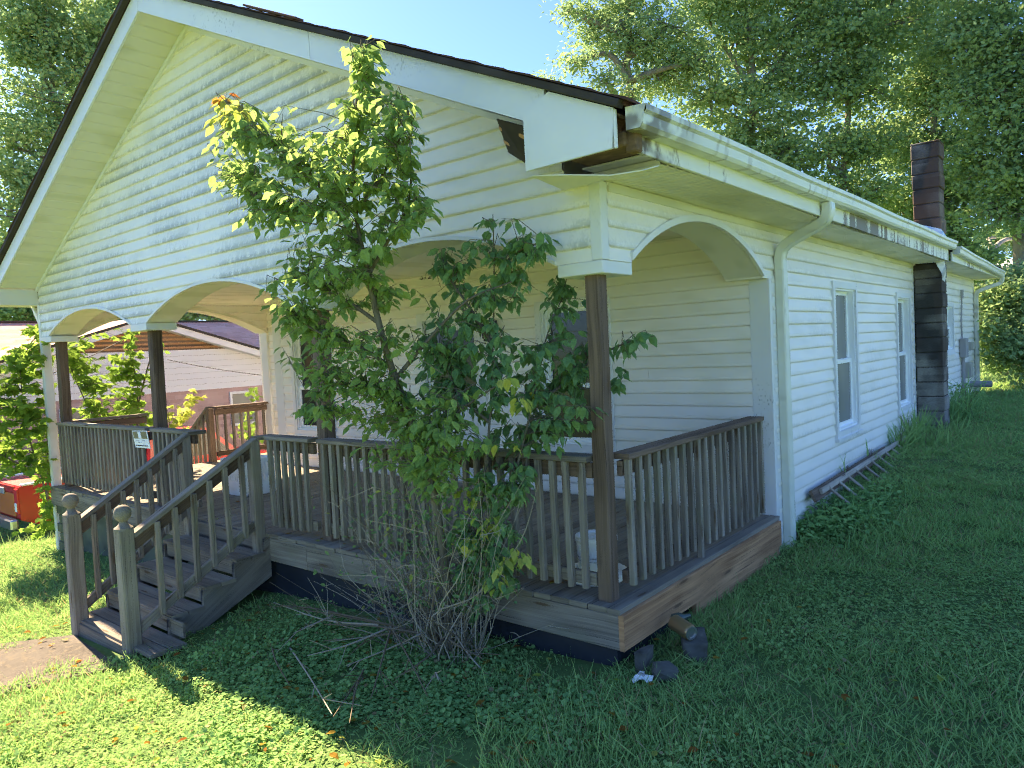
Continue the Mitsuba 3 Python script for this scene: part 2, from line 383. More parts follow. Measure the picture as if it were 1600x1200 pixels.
# ---------------------------------------------------------------- the ground
def sst(a, b, x):
    t = np.clip((x - a) / (b - a), 0, 1); return t * t * (3 - 2 * t)
def G(x, y):
    x, y = np.asarray(x, float), np.asarray(y, float)
    z = -0.40 + 0.05 * 14 * np.tanh(np.maximum(x, 0) / 14) + 0.058 * np.maximum(np.minimum(x, 0), -9.6) - 0.13 * np.clip(-9.6 - x, 0, 5.5)
    z = z - 0.16 * (1 - np.exp(np.minimum(y, 0) / 1.2)) * sst(2.0, -3.0, x) - 0.05 * (1 - np.exp(np.minimum(y, 0) / 2))
    z = z + 0.44 * sst(1.2, 8.5, y) * sst(-6, -0.5, x) + 0.12 * sst(8, 18, y)
    return z + 0.035 * (meshkit.noise(np.stack([x * 0.8, y * 0.8, 0 * x], -1)) - 0.5)
def lawn_mesh():
    def axis(a, b, step, far):
        m = np.arange(a, b + 1e-6, step); g = np.cumsum(1.0 * 1.35 ** np.arange(1, 20)); g = g[g < far]
        return np.concatenate([a - g[::-1], m, b + g])
    xs, ys = axis(-18, 8, 0.4, 900), axis(-6, 22, 0.4, 900)
    X, Y = np.meshgrid(xs, ys, indexing='ij')
    v = np.stack([X, Y, G(X, Y)], -1).reshape(-1, 3)
    n, m = len(xs), len(ys)
    i = (np.arange(n - 1)[:, None] * m + np.arange(m - 1)[None]).ravel()
    return v, np.vstack([np.stack([i, i + m, i + m + 1], 1), np.stack([i, i + m + 1, i + 1], 1)])
put('lawn', lawn_mesh(), 'm_lawn', smooth=True, kind='structure')
def path_mesh():
    pts = np.array([(-4.02, -1.55), (-5.15, -1.45), (-6.3, -2.35), (-7.5, -4.4), (-6.2, -5.2), (-4.75, -3.1)])
    pl = Polygon(pts).buffer(0.08).segmentize(0.15)
    m = trimesh.creation.extrude_polygon(pl, 0.06, engine='earcut')
    v = np.array(m.vertices); v[:, :2] += 0.03 * (meshkit.noise(np.stack([v[:, 0] * 5, v[:, 1] * 5, 0 * v[:, 0]], -1)) - 0.5)[:, None]
    v[:, 2] += G(v[:, 0], v[:, 1]) - 0.035
    return v, np.array(m.faces)
put('path', path_mesh(), 'm_path', kind='structure')

# ---------------------------------------------------------------- the white house
XR, XL, XM, YF, YB, YE = -0.045, -9.75, -4.88, 0.03, 2.85, 15.6
SLOPE, APEX, SOF, CAP = 0.462, 5.155, 2.69, 2.20
def zj(x): return APEX - SLOPE * abs(x - XM)           # where rake soffit meets the gable siding
def zroof(x): return zj(x) + 0.215
H = thing('house', 'white lap sided house with gabled front porch, arched openings and brown shingle roof', 'house')


def seg_arch(x0, x1, z0, rise, n=28):
    w = (x1 - x0) / 2; R = (w * w + rise * rise) / (2 * rise); a = math.asin(min(1, w / R)); xc = (x0 + x1) / 2
    t = np.linspace(-a, a, n)
    return [(xc + R * math.sin(q), z0 + rise - R + R * math.cos(q)) for q in t]
def under_arch(arc, drop=6): return Polygon(arc + [(arc[-1][0], arc[-1][1] - drop), (arc[0][0], arc[0][1] - drop)])


def lap_rows(region, frame, parent, holes=(), seed=0, seam=3.7, zlo=None, zhi=None, name='siding_board'):
    """vinyl lap boards, one entry each, filling a region of (h, z)"""
    rr = random.Random(seed)
    a, z0, b, z1 = region.bounds
    k0, k1 = int(math.floor((z0 + 1.27) / PITCH)), int(math.ceil((z1 + 1.27) / PITCH))
    tt = [(0.0, 0.0140), (0.07, 0.0215), (0.30, 0.0195), (0.62, 0.0105), (1.0, 0.0010)]
    prof = lambda t: np.interp(t, [q[0] for q in tt], [q[1] for q in tt])
    for k in range(k0, k1):
        zb = k * PITCH - 1.27
        row = region.intersection(sbox(a - 1, zb, b + 1, zb + PITCH - 0.0005))
        cuts = [a - 1]; q = a + rr.uniform(0.8, seam)
        while q < b - 0.8:
            cuts.append(q); q += seam * rr.uniform(0.85, 1.1)
        cuts.append(b + 1)
        for c0, c1 in zip(cuts[:-1], cuts[1:]):
            part = row.intersection(sbox(c0 + 0.0015, zb - 1, c1 - 0.0015, zb + 1))
            for g in getattr(part, 'geoms', [part]):
                if g.geom_type != 'Polygon' or g.area < 0.002: continue
                lift = 0.0 if c0 < a else 0.0012 * (1 if rr.random() < 0.5 else 0)
                V, F, o = [], [], 0
                for (t0, d0), (t1, d1) in zip(tt[:-1], tt[1:]):
                    s = g.intersection(sbox(a - 1, zb + t0 * PITCH, b + 1, zb + t1 * PITCH))
                    for gg in getattr(s, 'geoms', [s]):
                        if gg.geom_type != 'Polygon' or gg.area < 1e-5: continue
                        v2, f2 = trimesh.creation.triangulate_polygon(gg, engine='earcut')
                        d = prof((v2[:, 1] - zb) / PITCH) + lift
                        V.append(frame(v2[:, 0], v2[:, 1], d)); F.append(np.asarray(f2) + o); o += len(v2)
                # the lower lip, and the two ends
                gx0, gz0, gx1, gz1 = g.bounds
                ring = np.array(g.exterior.coords)[:-1]
                nx = np.roll(ring, -1, 0)
                for p, qn in zip(ring, nx):
                    if abs(p[1] - qn[1]) < 1e-6 and p[1] > zb + 0.9 * PITCH: continue
                    dd = prof((np.array([p[1], qn[1]]) - zb) / PITCH) + lift
                    hh = np.array([p[0], qn[0], qn[0], p[0]]); zz = np.array([p[1], qn[1], qn[1], p[1]])
                    V.append(frame(hh, zz, np.array([dd[0], dd[1], -0.004, -0.004]))); F.append(np.array([(0, 1, 2), (0, 2, 3)]) + o); o += 4
                if V: put(name, (np.vstack(V), np.vstack(F)), 'm_siding', parent)


# ---- the front gable with its three arches
arches_f = [seg_arch(-9.40, -6.72, CAP, 0.29), seg_arch(-6.28, -3.42, CAP, 0.325), seg_arch(-2.98, -0.385, CAP, 0.315)]
gable = Polygon([(XL, CAP), (XR, CAP), (XR, SOF - 0.003), (-0.30, SOF - 0.003), (-0.30, zj(-0.30)), (XM, APEX), (XL, zj(XL))])
for a in arches_f: gable = gable.difference(under_arch(a, 1.0))
BT = 0.34
fg = put('front_gable', prism(gable.buffer(-0.004), BT, lambda h, z, d: np.stack([h, YF + 0.004 + d, z], -1)), 'm_cream', H)
lap_rows(gable.intersection(sbox(XL + 0.05, 0, XR - 0.06, 9)), fr_front(YF), fg, seed=3, seam=3.9)
put('corner_trim', bx(XR - 0.065, XR + 0.016, YF - 0.02, YF + 0.07, CAP + 0.002, SOF - 0.005, 0.004), 'm_trim', H)
put('corner_trim', bx(XL - 0.016, XL + 0.055, YF - 0.02, YF + 0.07, CAP + 0.002, SOF - 0.005, 0.004), 'm_trim', H)
for a in arches_f:
    band = Polygon(a + [(x, z + 0.028) for x, z in a[::-1]])
    put('arch_trim', prism(band, 0.026, fr_front(YF)), 'm_trim', H)
# trim along the rake where siding meets soffit
for sgn in (-1, 1):
    xe = XL + 0.02 if sgn < 0 else -0.55
    put('rake_trim', cat_mesh([lumber((XM, YF - 0.022, APEX - 0.026), (xe, YF - 0.022, zj(xe) - 0.026), 0.034, 0.046, (0, 1, 0))[:2]]), 'm_trim', H)

# ---- right-hand beam with its arch, then the long side wall
arch_r = seg_arch(0.365, 2.70, 2.215, 0.36)
beam_r = Polygon([(YF + 0.06, CAP), (YB - 0.02, CAP), (YB - 0.02, SOF - 0.003), (YF + 0.06, SOF - 0.003)]).difference(under_arch(arch_r, 1.0))
YC = 9.13                                              # front of the chimney
wall_side = beam_r.union(sbox(YB - 0.021, -0.55, YC, SOF - 0.003))
WIN = [(4.76, 5.75, 0.47, 2.255), (7.85, 8.82, 0.45, 2.215)]
WIN3 = (11.85, 12.75, 1.17, 2.14)
wall_back = sbox(YB + .17, -1.0, YE - .005, SOF - .004)
for a, b, c, d in WIN + [WIN3]: wall_back = wall_back.difference(sbox(a + .03, c + .03, b - .03, d - .03))
ws = put('side_wall', cat_mesh([prism(beam_r.buffer(-0.004).difference(sbox(-1, 0, 0.37, 9)), BT, lambda h, z, d: np.stack([XR - 0.004 - d, h, z], -1)),
                                prism(wall_back, .155, lambda h, z, d: np.stack([XR - 0.16 + d, h, z], -1))]), 'm_cream', H)
holes = [sbox(a, c, b, d) for a, b, c, d in WIN]
reg = wall_side
for hh in holes: reg = reg.difference(hh)
lap_rows(reg.difference(sbox(YB - 0.021, -2, YB + 0.05, CAP)), fr_right(XR), ws, seed=5, seam=30)
put('arch_trim', prism(Polygon(arch_r + [(x, z + 0.05) for x, z in arch_r[::-1]]), 0.03, fr_right(XR)), 'm_trim', H)
put('frieze_board', bx(XR + 0.002, XR + 0.022, YF + 0.08, YC, SOF - 0.06, SOF - 0.004), 'm_cream', H)
# rear section beyond the chimney
WIN3 = (11.85, 12.75, 1.17, 2.14)
wr = put('rear_wall', bx(XL, XR - 0.15, YE - 0.16, YE, -1.2, SOF), 'm_cream', H)
lap_rows(sbox(YC + 0.46, -0.45, YE - 0.05, SOF + 0.05).difference(sbox(WIN3[0], WIN3[2], WIN3[1], WIN3[3])), fr_right(XR), wr, seed=8, seam=30)
put('corner_trim', bx(XR - 0.08, XR + 0.02, YE - 0.06, YE + 0.02, -0.6, SOF + 0.05, 0.004), 'm_trim', H)
put('corner_trim', bx(XR - 0.18, XR + 0.018, YB - 0.012, YB + 0.16, -0.62, CAP + 0.005, 0.004), 'm_trim', H, label='white corner boards where the porch meets the side wall')
put('corner_trim', bx(XR - 0.02, XR + 0.02, YC - 0.05, YC - 0.005, -0.5, SOF - 0.004, 0.003), 'm_trim', H)
put('impost', bx(XR - 0.36, XR + 0.012, YB - 0.10, YB + 0.05, CAP + 0.006, CAP + 0.07, 0.004), 'm_trim', H)
# left-hand side wall (out of sight, but it closes the house)
put('left_wall', bx(XL, XL + 0.15, 3.57, YE - 0.17, -1.4, SOF), 'm_siding', H)

# ---- left porch beam with its arch
arch_l = seg_arch(0.42, 3.50, CAP, 0.40)
beam_l = Polygon([(YF + 0.06, CAP), (3.56, CAP), (3.56, SOF), (YF + 0.06, SOF)]).difference(under_arch(arch_l, 1.0))
lb = put('porch_side_beam', prism(beam_l.buffer(-0.004).difference(sbox(-1, 0, 0.37, 9)), BT, lambda h, z, d: np.stack([XL + 0.004 + d, h, z], -1)), 'm_cream', H)
lap_rows(beam_l.intersection(sbox(0.40, 0, 3.54, 9)), fr_right(XL + BT + 0.004), lb, seed=9, seam=30)
put('arch_trim', prism(Polygon(arch_l + [(x, z + 0.05) for x, z in arch_l[::-1]]), 0.02, fr_right(XL + BT + 0.004)), 'm_cream', H)

# ---- porch back wall, recess at its left end, ceiling
BW = [(-7.66, -6.62, 0.50, 2.20), (-2.74, -1.74, 0.50, 2.20)]
DOOR = (-4.72, -3.55, 0.0, 2.20)
reg = sbox(-8.13, 0.0, XR - 0.17, SOF)
for a, b, c, d in BW + [DOOR]: reg = reg.difference(sbox(a, c, b, d))
back = sbox(-8.13, -0.3, XR - 0.18, SOF).difference(sbox(DOOR[0], 0.0, DOOR[1], DOOR[3]))
for a, b, c, d in BW: back = back.difference(sbox(a + 0.05, c + 0.05, b - 0.05, d - 0.05))
pw = put('porch_wall', prism(back, 0.15, lambda h, z, d: np.stack([h, YB + 0.004 + d, z], -1)), 'm_cream', H)
lap_rows(reg.intersection(sbox(-7.93, 0.0, 3, 5)), fr_front(YB), pw, seed=12, seam=5.5)
rw = put('recess_wall', cat_mesh([bx(XL + 0.16, -8.02, 3.555, 3.70, -0.3, SOF), bx(-8.125, -7.99, YB + 0.16, 3.55, -0.3, SOF)]), 'm_cream', H)
lap_rows(sbox(XL + 0.36, 0.0, -8.13, SOF), fr_front(3.55), rw, seed=13, seam=30)
put('corner_trim', bx(-8.145, -7.93, YB - 0.02, YB + 0.155, 0.002, SOF - 0.003, 0.004), 'm_trim', H)
put('corner_trim', bx(XL + 0.16, XL + 0.36, 3.50, 3.553, 0.002, CAP, 0.004), 'm_trim', H)
put('porch_ceiling', bx(XL + 0.02, XR - 0.02, YF + 0.02, 3.56, SOF + 0.002, SOF + 0.03), 'm_cream', H)


def window(parent, frame, h0, h1, z0, z1, deep=0.10, pane='m_screen', rail=0.5):
    """casing, sill, recessed sash and panes; frame(h, z, d), d outwards"""
    w = key_for('window', parent)
    def q(a, b, c, d, e0, e1): return prism(sbox(a, c, b, d), e1 - e0, lambda h, z, dd: frame(h, z, dd + e0))
    cw = 0.075
    put('casing', cat_mesh([q(h0, h0 + cw, z0, z1, -0.01, 0.030), q(h1 - cw, h1, z0, z1, -0.01, 0.030), q(h0 + cw, h1 - cw, z1 - cw, z1, -0.01, 0.030), q(h0 + cw, h1 - cw, z0, z0 + cw, -0.01, 0.034)]), 'm_trim', w)
    put('jamb', cat_mesh([q(h0 + cw, h0 + cw + .02, z0 + cw, z1 - cw, -deep, 0.006), q(h1 - cw - .02, h1 - cw, z0 + cw, z1 - cw, -deep, 0.006),
                          q(h0 + cw + .02, h1 - cw - .02, z1 - cw - .02, z1 - cw, -deep, 0.006), q(h0 + cw + .02, h1 - cw - .02, z0 + cw, z0 + cw + .025, -deep, 0.006)]), 'm_window_white', w)
    a, b, c, d = h0 + cw + .02, h1 - cw - .02, z0 + cw + .025, z1 - cw - .02
    zm = c + (d - c) * rail
    for i, (lo, hi, dz) in enumerate(((c, zm + .02, -deep + 0.035), (zm - .02, d, -deep + 0.005))):
        s = key_for('sash', w)
        sw = 0.045
        scene[s] = mikit.ply(cat_mesh([q(a, a + sw, lo, hi, dz, dz + .028), q(b - sw, b, lo, hi, dz, dz + .028), q(a + sw, b - sw, hi - sw, hi, dz, dz + .028), q(a + sw, b - sw, lo, lo + sw, dz, dz + .028)]), 'm_window_white')
        put('pane', q(a + sw, b - sw, lo + sw, hi - sw, dz + .008, dz + .012), pane, s)
    put('sill', q(h0 - 0.02, h1 + 0.02, z0 - 0.035, z0, -0.01, 0.05), 'm_trim', w)
    return w
for i, (a, b, c, d) in enumerate(WIN): window(H, fr_right(XR + 0.008), a, b, c, d, rail=0.48)
window(H, fr_right(XR + 0.008), *WIN3, rail=0.5)
for i, (a, b, c, d) in enumerate(BW): window(H, fr_front(YB - 0.008), a, b, c, d, pane='m_screen_dark', rail=0.42)
for (a, b, c, d) in WIN + [WIN3]: put('room_darkness', bx(XR - .20, XR - .17, a, b, c, d), 'm_black', H)
for (a, b, c, d) in BW: put('room_darkness', bx(a + .02, b - .02, YB + .16, YB + .19, c, d), 'm_black', H)
# front door
dk = key_for('door', H)
put('casing', cat_mesh([bx(DOOR[0], DOOR[0] + .10, YB - .035, YB + .02, .002, DOOR[3]), bx(DOOR[1] - .10, DOOR[1], YB - .035, YB + .02, .002, DOOR[3]), bx(DOOR[0] + .1, DOOR[1] - .1, YB - .035, YB + .02, DOOR[3] - .10, DOOR[3])]), 'm_trim', dk)
put('leaf', cat_mesh([bx(DOOR[0] + .1, DOOR[1] - .1, YB + .03, YB + .07, .01, DOOR[3] - .1), bx(DOOR[0] + .22, DOOR[1] - .22, YB + .02, YB + .031, .15, .85, .004)]), 'm_trim', dk)
put('storm_glass', bx(DOOR[0] + .22, DOOR[1] - .22, YB + .02, YB + .029, 1.0, 1.95), 'm_screen_dark', dk)
put('handle', cat_mesh([tube([(DOOR[1] - .18, YB - .0, 1.02), (DOOR[1] - .18, YB - .05, 1.02), (DOOR[1] - .28, YB - .05, 1.02)], .012)]), 'm_chrome', dk)

# ---- roof, soffits, fascia
def roof_slab(x0, x1, y0, y1, lift0, lift1):
    v = []
    for x in (x0, x1):
        for y in (y0, y1):
            for l in (lift0, lift1): v.append((x, y, zroof(x) + l))
    return np.array(v), bx(0, 1, 0, 1, 0, 1)[1]
rf = put('roof', cat_mesh([roof_slab(XM, 0.46, -0.50, 9.0, 0.004, 0.03), roof_slab(-10.22, XM, -0.50, 9.0, 0.004, 0.03), roof_slab(XM, 0.46, 9.0, 16.1, 0.0, 0.026), roof_slab(-10.22, XM, 9.0, 16.1, 0.0, 0.026)]), 'm_shingle', H)
nc = 27
for sgn in (1, -1):
    for k in range(nc):                       # shingle courses, each one strip with an uneven front edge
        xa = XM + sgn * (5.38 * k / nc); xb = XM + sgn * (5.38 * (k + 1) / nc)
        ys = np.concatenate([np.linspace(-0.545, 1, 6), np.linspace(1.5, 16.12, 24)])
        jit = RNG.normal(0, 0.004, (len(ys), 2)); jit[0] = RNG.uniform(-0.006, 0.006, 2)
        top = []
        for (y, j) in zip(ys, jit):
            yy = y + (j[1] * 1.2 if y == ys[0] else 0)
            top += [(xa, yy, zroof(xa) + .034), (xb, yy, zroof(xb) + .043 + j[0] * .5), (xb, yy, zroof(xb) + .030), (xa, yy, zroof(xa) + .030)]
        v = np.array(top); f = []
        for i in range(len(ys) - 1):
            o = 4 * i
            for a, b in ((0, 1), (1, 2), (2, 3), (3, 0)): f += [(o + a, o + b, o + 4 + b), (o + a, o + 4 + b, o + 4 + a)]
        e = 4 * (len(ys) - 1)
        f += [(0, 2, 1), (0, 3, 2), (e, e + 1, e + 2), (e, e + 2, e + 3)]
        put('shingle_course', (v, np.array(f)), 'm_shingle', rf)
put('drip_edge', cat_mesh([lumber((XM, -0.512, zroof(XM) + .002), (0.45, -0.512, zroof(0.45) + .002), 0.055, 0.04, (0, 1, 0), c=.003)[:2], lumber((XM, -0.512, zroof(XM) + .002), (-10.2, -0.512, zroof(-10.2) + .002), 0.055, 0.04, (0, 1, 0), c=.003)[:2]]), 'm_dark', H)
# lifted shingles at one spot of the rake, as in the photo
xk = at(455, 34, 1, -0.52)[0]
put('lifted_shingle', cat_mesh([lumber((xk - .55, -0.535, zroof(xk - .55) + .056), (xk + .12, -0.535, zroof(xk + .12) + .050), .08, .016, (0, 1, 0))[:2]]), 'm_shingle', H)
def rake_board(xa, xb, y, lo, hi, name, bsdf, th=0.022, **k):
    v = []
    for x in (xa, xb):
        for yy in (y, y + th):
            for l in (lo, hi): v.append((x, yy, zj(x) + l))
    return put(name, (np.array(v), bx(0, 1, 0, 1, 0, 1)[1]), bsdf, H, **k)
rake_board(XM, -2.2, -0.475, -0.012, 0.195, 'rake_fascia', 'm_trim')
rake_board(-2.194, -0.06, -0.4755, -0.012, 0.196, 'rake_fascia', 'm_trim')
rake_board(-10.15, -7.4, -0.475, -0.012, 0.195, 'rake_fascia', 'm_trim')
rake_board(-7.394, XM - .004, -0.4755, -0.012, 0.196, 'rake_fascia', 'm_trim')
# right eave return panel and left eave return box
tp = Polygon([(-0.205, zj(-.205) + .02), (-0.205, SOF + .004), (0.375, SOF + .012), (0.395, zj(.395) + .19), (-0.02, zj(-.02) + .19)])
put('eave_return', prism(tp, 0.018, fr_front(-0.476)), 'm_trim', H, label='white return panel closing the right end of the rake')
put('eave_return_edge', bx(.386, .404, -.49, -.474, SOF + .01, zj(.395) + .185, .003), 'm_trim', H)
tl = Polygon([(XL - 0.02, SOF), (XL - 0.02, zj(XL) + .0), (-10.13, zj(-10.13) + 0.16), (-10.13, SOF)])
put('eave_return', prism(tl, 0.018, fr_front(-0.456)), 'm_trim', H)
put('eave_return_floor', bx(-10.15, XL + .0, -0.45, 9.2, SOF - .016, SOF), 'm_cream', H)
put('eave_return_side', bx(XL - .022, XL - .004, -0.45, YF - .004, SOF, zj(XL) - .004), 'm_cream', H)
# rake soffit panels: left slope whole, right slope up to the hole
def soffit_panel(xa, xb, y0, y1, parent, slope=True, z=None):
    """one narrow panel: two flats with a V groove between neighbours"""
    n = 4; g = 0.012
    d = (xb - xa)
    xs = [xa + .0008 * np.sign(d), xa + .012 * np.sign(d), xb - .012 * np.sign(d), xb - .0008 * np.sign(d)]
    zz = [zj(x) if slope else z for x in xs]
    off = [g, 0, 0, g]
    v = [(x, y, q + o) for x, q, o in zip(xs, zz, off) for y in (y0, y1)]
    f = []
    for i in range(3): f += [(2 * i, 2 * i + 1, 2 * i + 3), (2 * i, 2 * i + 3, 2 * i + 2)]
    put('soffit_panel', (np.array(v), np.array(f)), 'm_cream', parent)
rs = put('rake_soffit', cat_mesh([(lambda xa, xb: (np.array([(x, y, zj(x) + l) for x in (xa, xb) for y in (-.452, YF) for l in (.012, .03)]), bx(0, 1, 0, 1, 0, 1)[1]))(a, b) for a, b in ((-10.1, XM), (XM, -0.9))]), 'm_cream', H)
x = XM
while x > XL + 0.1: soffit_panel(x, x - .152, -.452, YF - .003, rs); x -= .152
x = XM
while x < -1.0: soffit_panel(x, x + .152, -.452, YF - .003, rs); x += .152
# roof boards and rafters seen through the hole in the soffit
put('roof_sheathing', cat_mesh([(np.array([(x, y, zj(x) + l) for x in (-.9, .40) for y in (-.45, YF + .01) for l in (.155, .17)]), bx(0, 1, 0, 1, 0, 1)[1])]), 'm_wood_brown', H, uv=np.zeros((8, 2)))
for yy in (-0.30, -0.12):
    v, f, uv = lumber((-.95, yy, zj(-.95) + .11), (.34, yy, zj(.34) + .11), .035, .085, (0, 1, 0)); put('lookout_rafter', (v, f), 'm_wood_tan', H, uv=uv)
# right eave: level soffit with grooved panels, its torn front edge, fascia
es = put('eave_soffit', bx(XR + .022, .418, -.18, YC + .02, SOF + .026, SOF + .034), 'm_cream', H)
y = -0.06
while y < YC:
    y2 = min(y + .102, YC + .02)
    sag = 0.012 * math.sin(y * 1.3) - .004
    v = [(xx, yy, SOF + o + sag * (xx - XR) / .46) for yy, o in ((y + .001, .024), (y + .013, 0), (y2 - .013, 0), (y2 - .001, .024)) for xx in (XR + .004, .42)]
    f = []
    for i in range(3): f += [(2 * i, 2 * i + 1, 2 * i + 3), (2 * i, 2 * i + 3, 2 * i + 2)]
    put('soffit_panel', (np.array(v), np.array(f)), 'm_cream', es); y = y2
tor = Polygon([(-.20, -.452), (.05, -.46), (.30, -.40), (.42, -.26), (.42, -.058), (-.30, -.058), (-.30, .02)])
m = trimesh.creation.extrude_polygon(tor, .006, engine='earcut'); v = np.array(m.vertices); v[:, 2] += SOF - .02 - .10 * np.clip((v[:, 0] + .2) / .6, 0, 1) * np.clip((-.06 - v[:, 1]) / .34, 0, 1)
put('torn_soffit', (v, np.array(m.faces)), 'm_cream', H, label='sagging torn soffit sheet under the eave corner')
hp = [at(776, 186, 1, -.40), at(827, 200, 1, -.43), at(827, 259, 1, -.16), at(794, 238, 1, -.06)]
def hang(t0, t1, lift):
    q = np.array([hp[0] + (hp[3] - hp[0]) * t0, hp[1] + (hp[2] - hp[1]) * t0, hp[1] + (hp[2] - hp[1]) * t1, hp[0] + (hp[3] - hp[0]) * t1]) - [0, lift, 0]
    return np.vstack([q, q + [0, .006, .004]]), np.array([(0, 1, 2), (0, 2, 3), (4, 6, 5), (4, 7, 6), (0, 4, 5), (0, 5, 1), (2, 6, 7), (2, 7, 3), (3, 7, 4), (3, 4, 0), (1, 5, 6), (1, 6, 2)])
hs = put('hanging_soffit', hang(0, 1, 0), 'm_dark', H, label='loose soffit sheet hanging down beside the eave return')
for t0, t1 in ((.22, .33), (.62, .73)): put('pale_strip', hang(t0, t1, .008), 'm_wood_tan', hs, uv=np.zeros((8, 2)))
mat('m_rot', lambda p, n, uv: mix((0.045, 0.03, 0.02), (0.26, 0.17, 0.095), fbm(p.x * 14, p.y * 22, p.z * 30)), 0.9)
put('rotten_block', cat_mesh([bx(.03, .42, -.43, -.20, SOF + .03, SOF + .11, .01), bx(.40, .47, -.40, -.33, SOF - .002, SOF + .14, .008)]), 'm_rot', H)
put('eave_fascia', bx(.42, .445, -.34, YC + .10, SOF + .004, 2.895, .003), 'm_fascia', H)
put('rear_fascia', bx(.42, .445, YC + .46, 16.0, SOF + .02, 2.86, .003), 'm_fascia', H)
put('rear_soffit', bx(XR + .02, .42, YC + .46, 16.0, SOF + .02, SOF + .03), 'm_cream', H)
put('torn_flashing', cat_mesh([(np.array([(.30, 8.98, 2.70), (.33, 8.97, 2.62), (.375, 9.07, 2.50), (.385, 9.03, 2.40), (.41, 9.12, 2.37), (.435, 9.06, 2.52), (.42, 9.10, 2.62), (.42, 9.02, 2.72)]), np.array([(0, 1, 7), (1, 6, 7), (1, 2, 6), (2, 5, 6), (2, 3, 5), (3, 4, 5)]))]), 'm_trim', H, label='torn white vinyl hanging below the eave beside the chimney')
# post capitals of the porch
CAPX = [(-9.745, -9.33), (-6.72, -6.30), (-3.41, -2.99), (-0.375, XR + .012)]
for a, b in CAPX: put('post_capital', bx(a, b, YF - .02, YF + .345, 2.118, CAP - .001, .004), 'm_trim', H)

# house number by the door
for i, ch in enumerate('372'):
    tm = meshkit.text_mesh(ch, 0.085, 0.006)
    v = np.asarray(tm.vertices)
    p = at(655.5 + 6.3 * i, 437.5 - 0.7 * i, 1, YB - .02)
    v = np.stack([v[:, 0] + p[0], YB - .016 - v[:, 2], v[:, 1] + p[2]], -1)
    put('house_number', (v, np.asarray(tm.faces)), 'm_black', H, label=f'black house number digit {ch}')

# ---------------------------------------------------------------- gutters and downspouts
def gutter(y0, y1, z0, z1, label):
    g = thing('gutter', label, 'gutter')
    prof = [(.446, .12), (.448, .0), (.53, -.002), (.545, .02), (.552, .07), (.568, .085), (.570, .115), (.556, .118), (.552, .10), (.538, .085), (.530, .03), (.52, .012), (.455, .012), (.452, .12)]
    ys = np.linspace(y0, y1, 30)
    V = np.array([[(x, y, z0 + (z1 - z0) * (y - y0) / (y1 - y0) + dz + .004 * math.sin(y * 2.1)) for x, dz in prof] for y in ys])
    n = len(prof); f = []
    for i in range(len(ys) - 1):
        for k in range(n):
            k2 = (k + 1) % n; a = i * n
            f += [(a + k, a + k2, a + n + k2), (a + k, a + n + k2, a + n + k)]
    put('trough', (V.reshape(-1, 3), np.array(f)), 'm_gutter', g)
    for yy, zz in ((y0, z0), (y1, z1)):
        pl = Polygon([(.446, .12), (.448, 0), (.53, -.002), (.548, .03), (.556, .08), (.570, .112)])
        put('end_cap', prism(pl, .006, lambda h, z, d, yy=yy, zz=zz: np.stack([h, yy - .003 + d, zz + z], -1)), 'm_gutter', g)
    return g
gutter(-.46, 9.30, 2.785, 2.865, 'long cream gutter on the near part of the right eave, stained at its front end')
gutter(9.62, 15.75, 2.82, 2.72, 'short cream gutter on the rear part of the right eave, beyond the chimney')
def rect_tube(pts, w, d, wdir):
    """downspout of rectangular section following pts, w along wdir"""
    pts = np.asarray(pts, float); t = unit(np.gradient(pts, axis=0)); s = np.broadcast_to(np.asarray(wdir, float), t.shape); s = unit(s - t * (s * t).sum(1, keepdims=True)); n = np.cross(t, s)
    c = .012
    ring = [(-w / 2 + c, -d / 2), (w / 2 - c, -d / 2), (w / 2, -d / 2 + c), (w / 2, d / 2 - c), (w / 2 - c, d / 2), (-w / 2 + c, d / 2), (-w / 2, d / 2 - c), (-w / 2, -d / 2 + c)]
    V = np.array([[p + sv * a + nv * b for a, b in ring] for p, sv, nv in zip(pts, s, n)])
    f = []
    for i in range(len(pts) - 1):
        for k in range(8):
            k2 = (k + 1) % 8; f += [(i * 8 + k, i * 8 + k2, i * 8 + 8 + k2), (i * 8 + k, i * 8 + 8 + k2, i * 8 + 8 + k)]
    f += [(0, j + 1, j) for j in range(1, 7)] + [((len(pts) - 1) * 8,) * 1 + ((len(pts) - 1) * 8 + j, (len(pts) - 1) * 8 + j + 1) for j in range(1, 7)]
    return V.reshape(-1, 3), np.array(f)
def downspout(x0, y0, ztop, xw, y1, zbot, label, bsdf='m_gutter', w=.125, d=.085):
    g = thing('downspout', label, 'downspout')
    sg_ = np.sign(x0 - xw); el = curve([(x0, y0, ztop), (x0, y0, ztop - .07), (x0 - .05 * sg_, y0 + .02, ztop - .15), ((x0 + xw) / 2, (y0 + y1) / 2, ztop - .22), (xw + .05 * sg_, y1 - .01, ztop - .30), (xw, y1, ztop - .40), (xw, y1, ztop - .52)], 6)
    put('elbow', rect_tube(el, w, d, (0, 1, 0)), bsdf, g, smooth=30)
    put('pipe', rect_tube([(xw, y1, ztop - .521), (xw, y1, 1.2), (xw, y1, zbot)], w, d, (0, 1, 0)), bsdf, g, smooth=30)
    put('joint_collar', rect_tube([(xw, y1, .42), (xw, y1, .36)], w + .008, d + .008, (0, 1, 0)), bsdf, g)
    return g
downspout(.50, 2.86, 2.80, XR + .062, 3.03, -.36, 'white downspout curving down the right wall at the corner of the porch')
downspout(.50, 15.7, 2.74, XR + .065, 15.55, .10, 'white downspout at the far rear corner of the side wall')
g = downspout(-10.15, .10, 2.80, XL - .055, .09, -1.0, 'pale green white downspout at the left front corner of the porch', bsdf='m_trim')
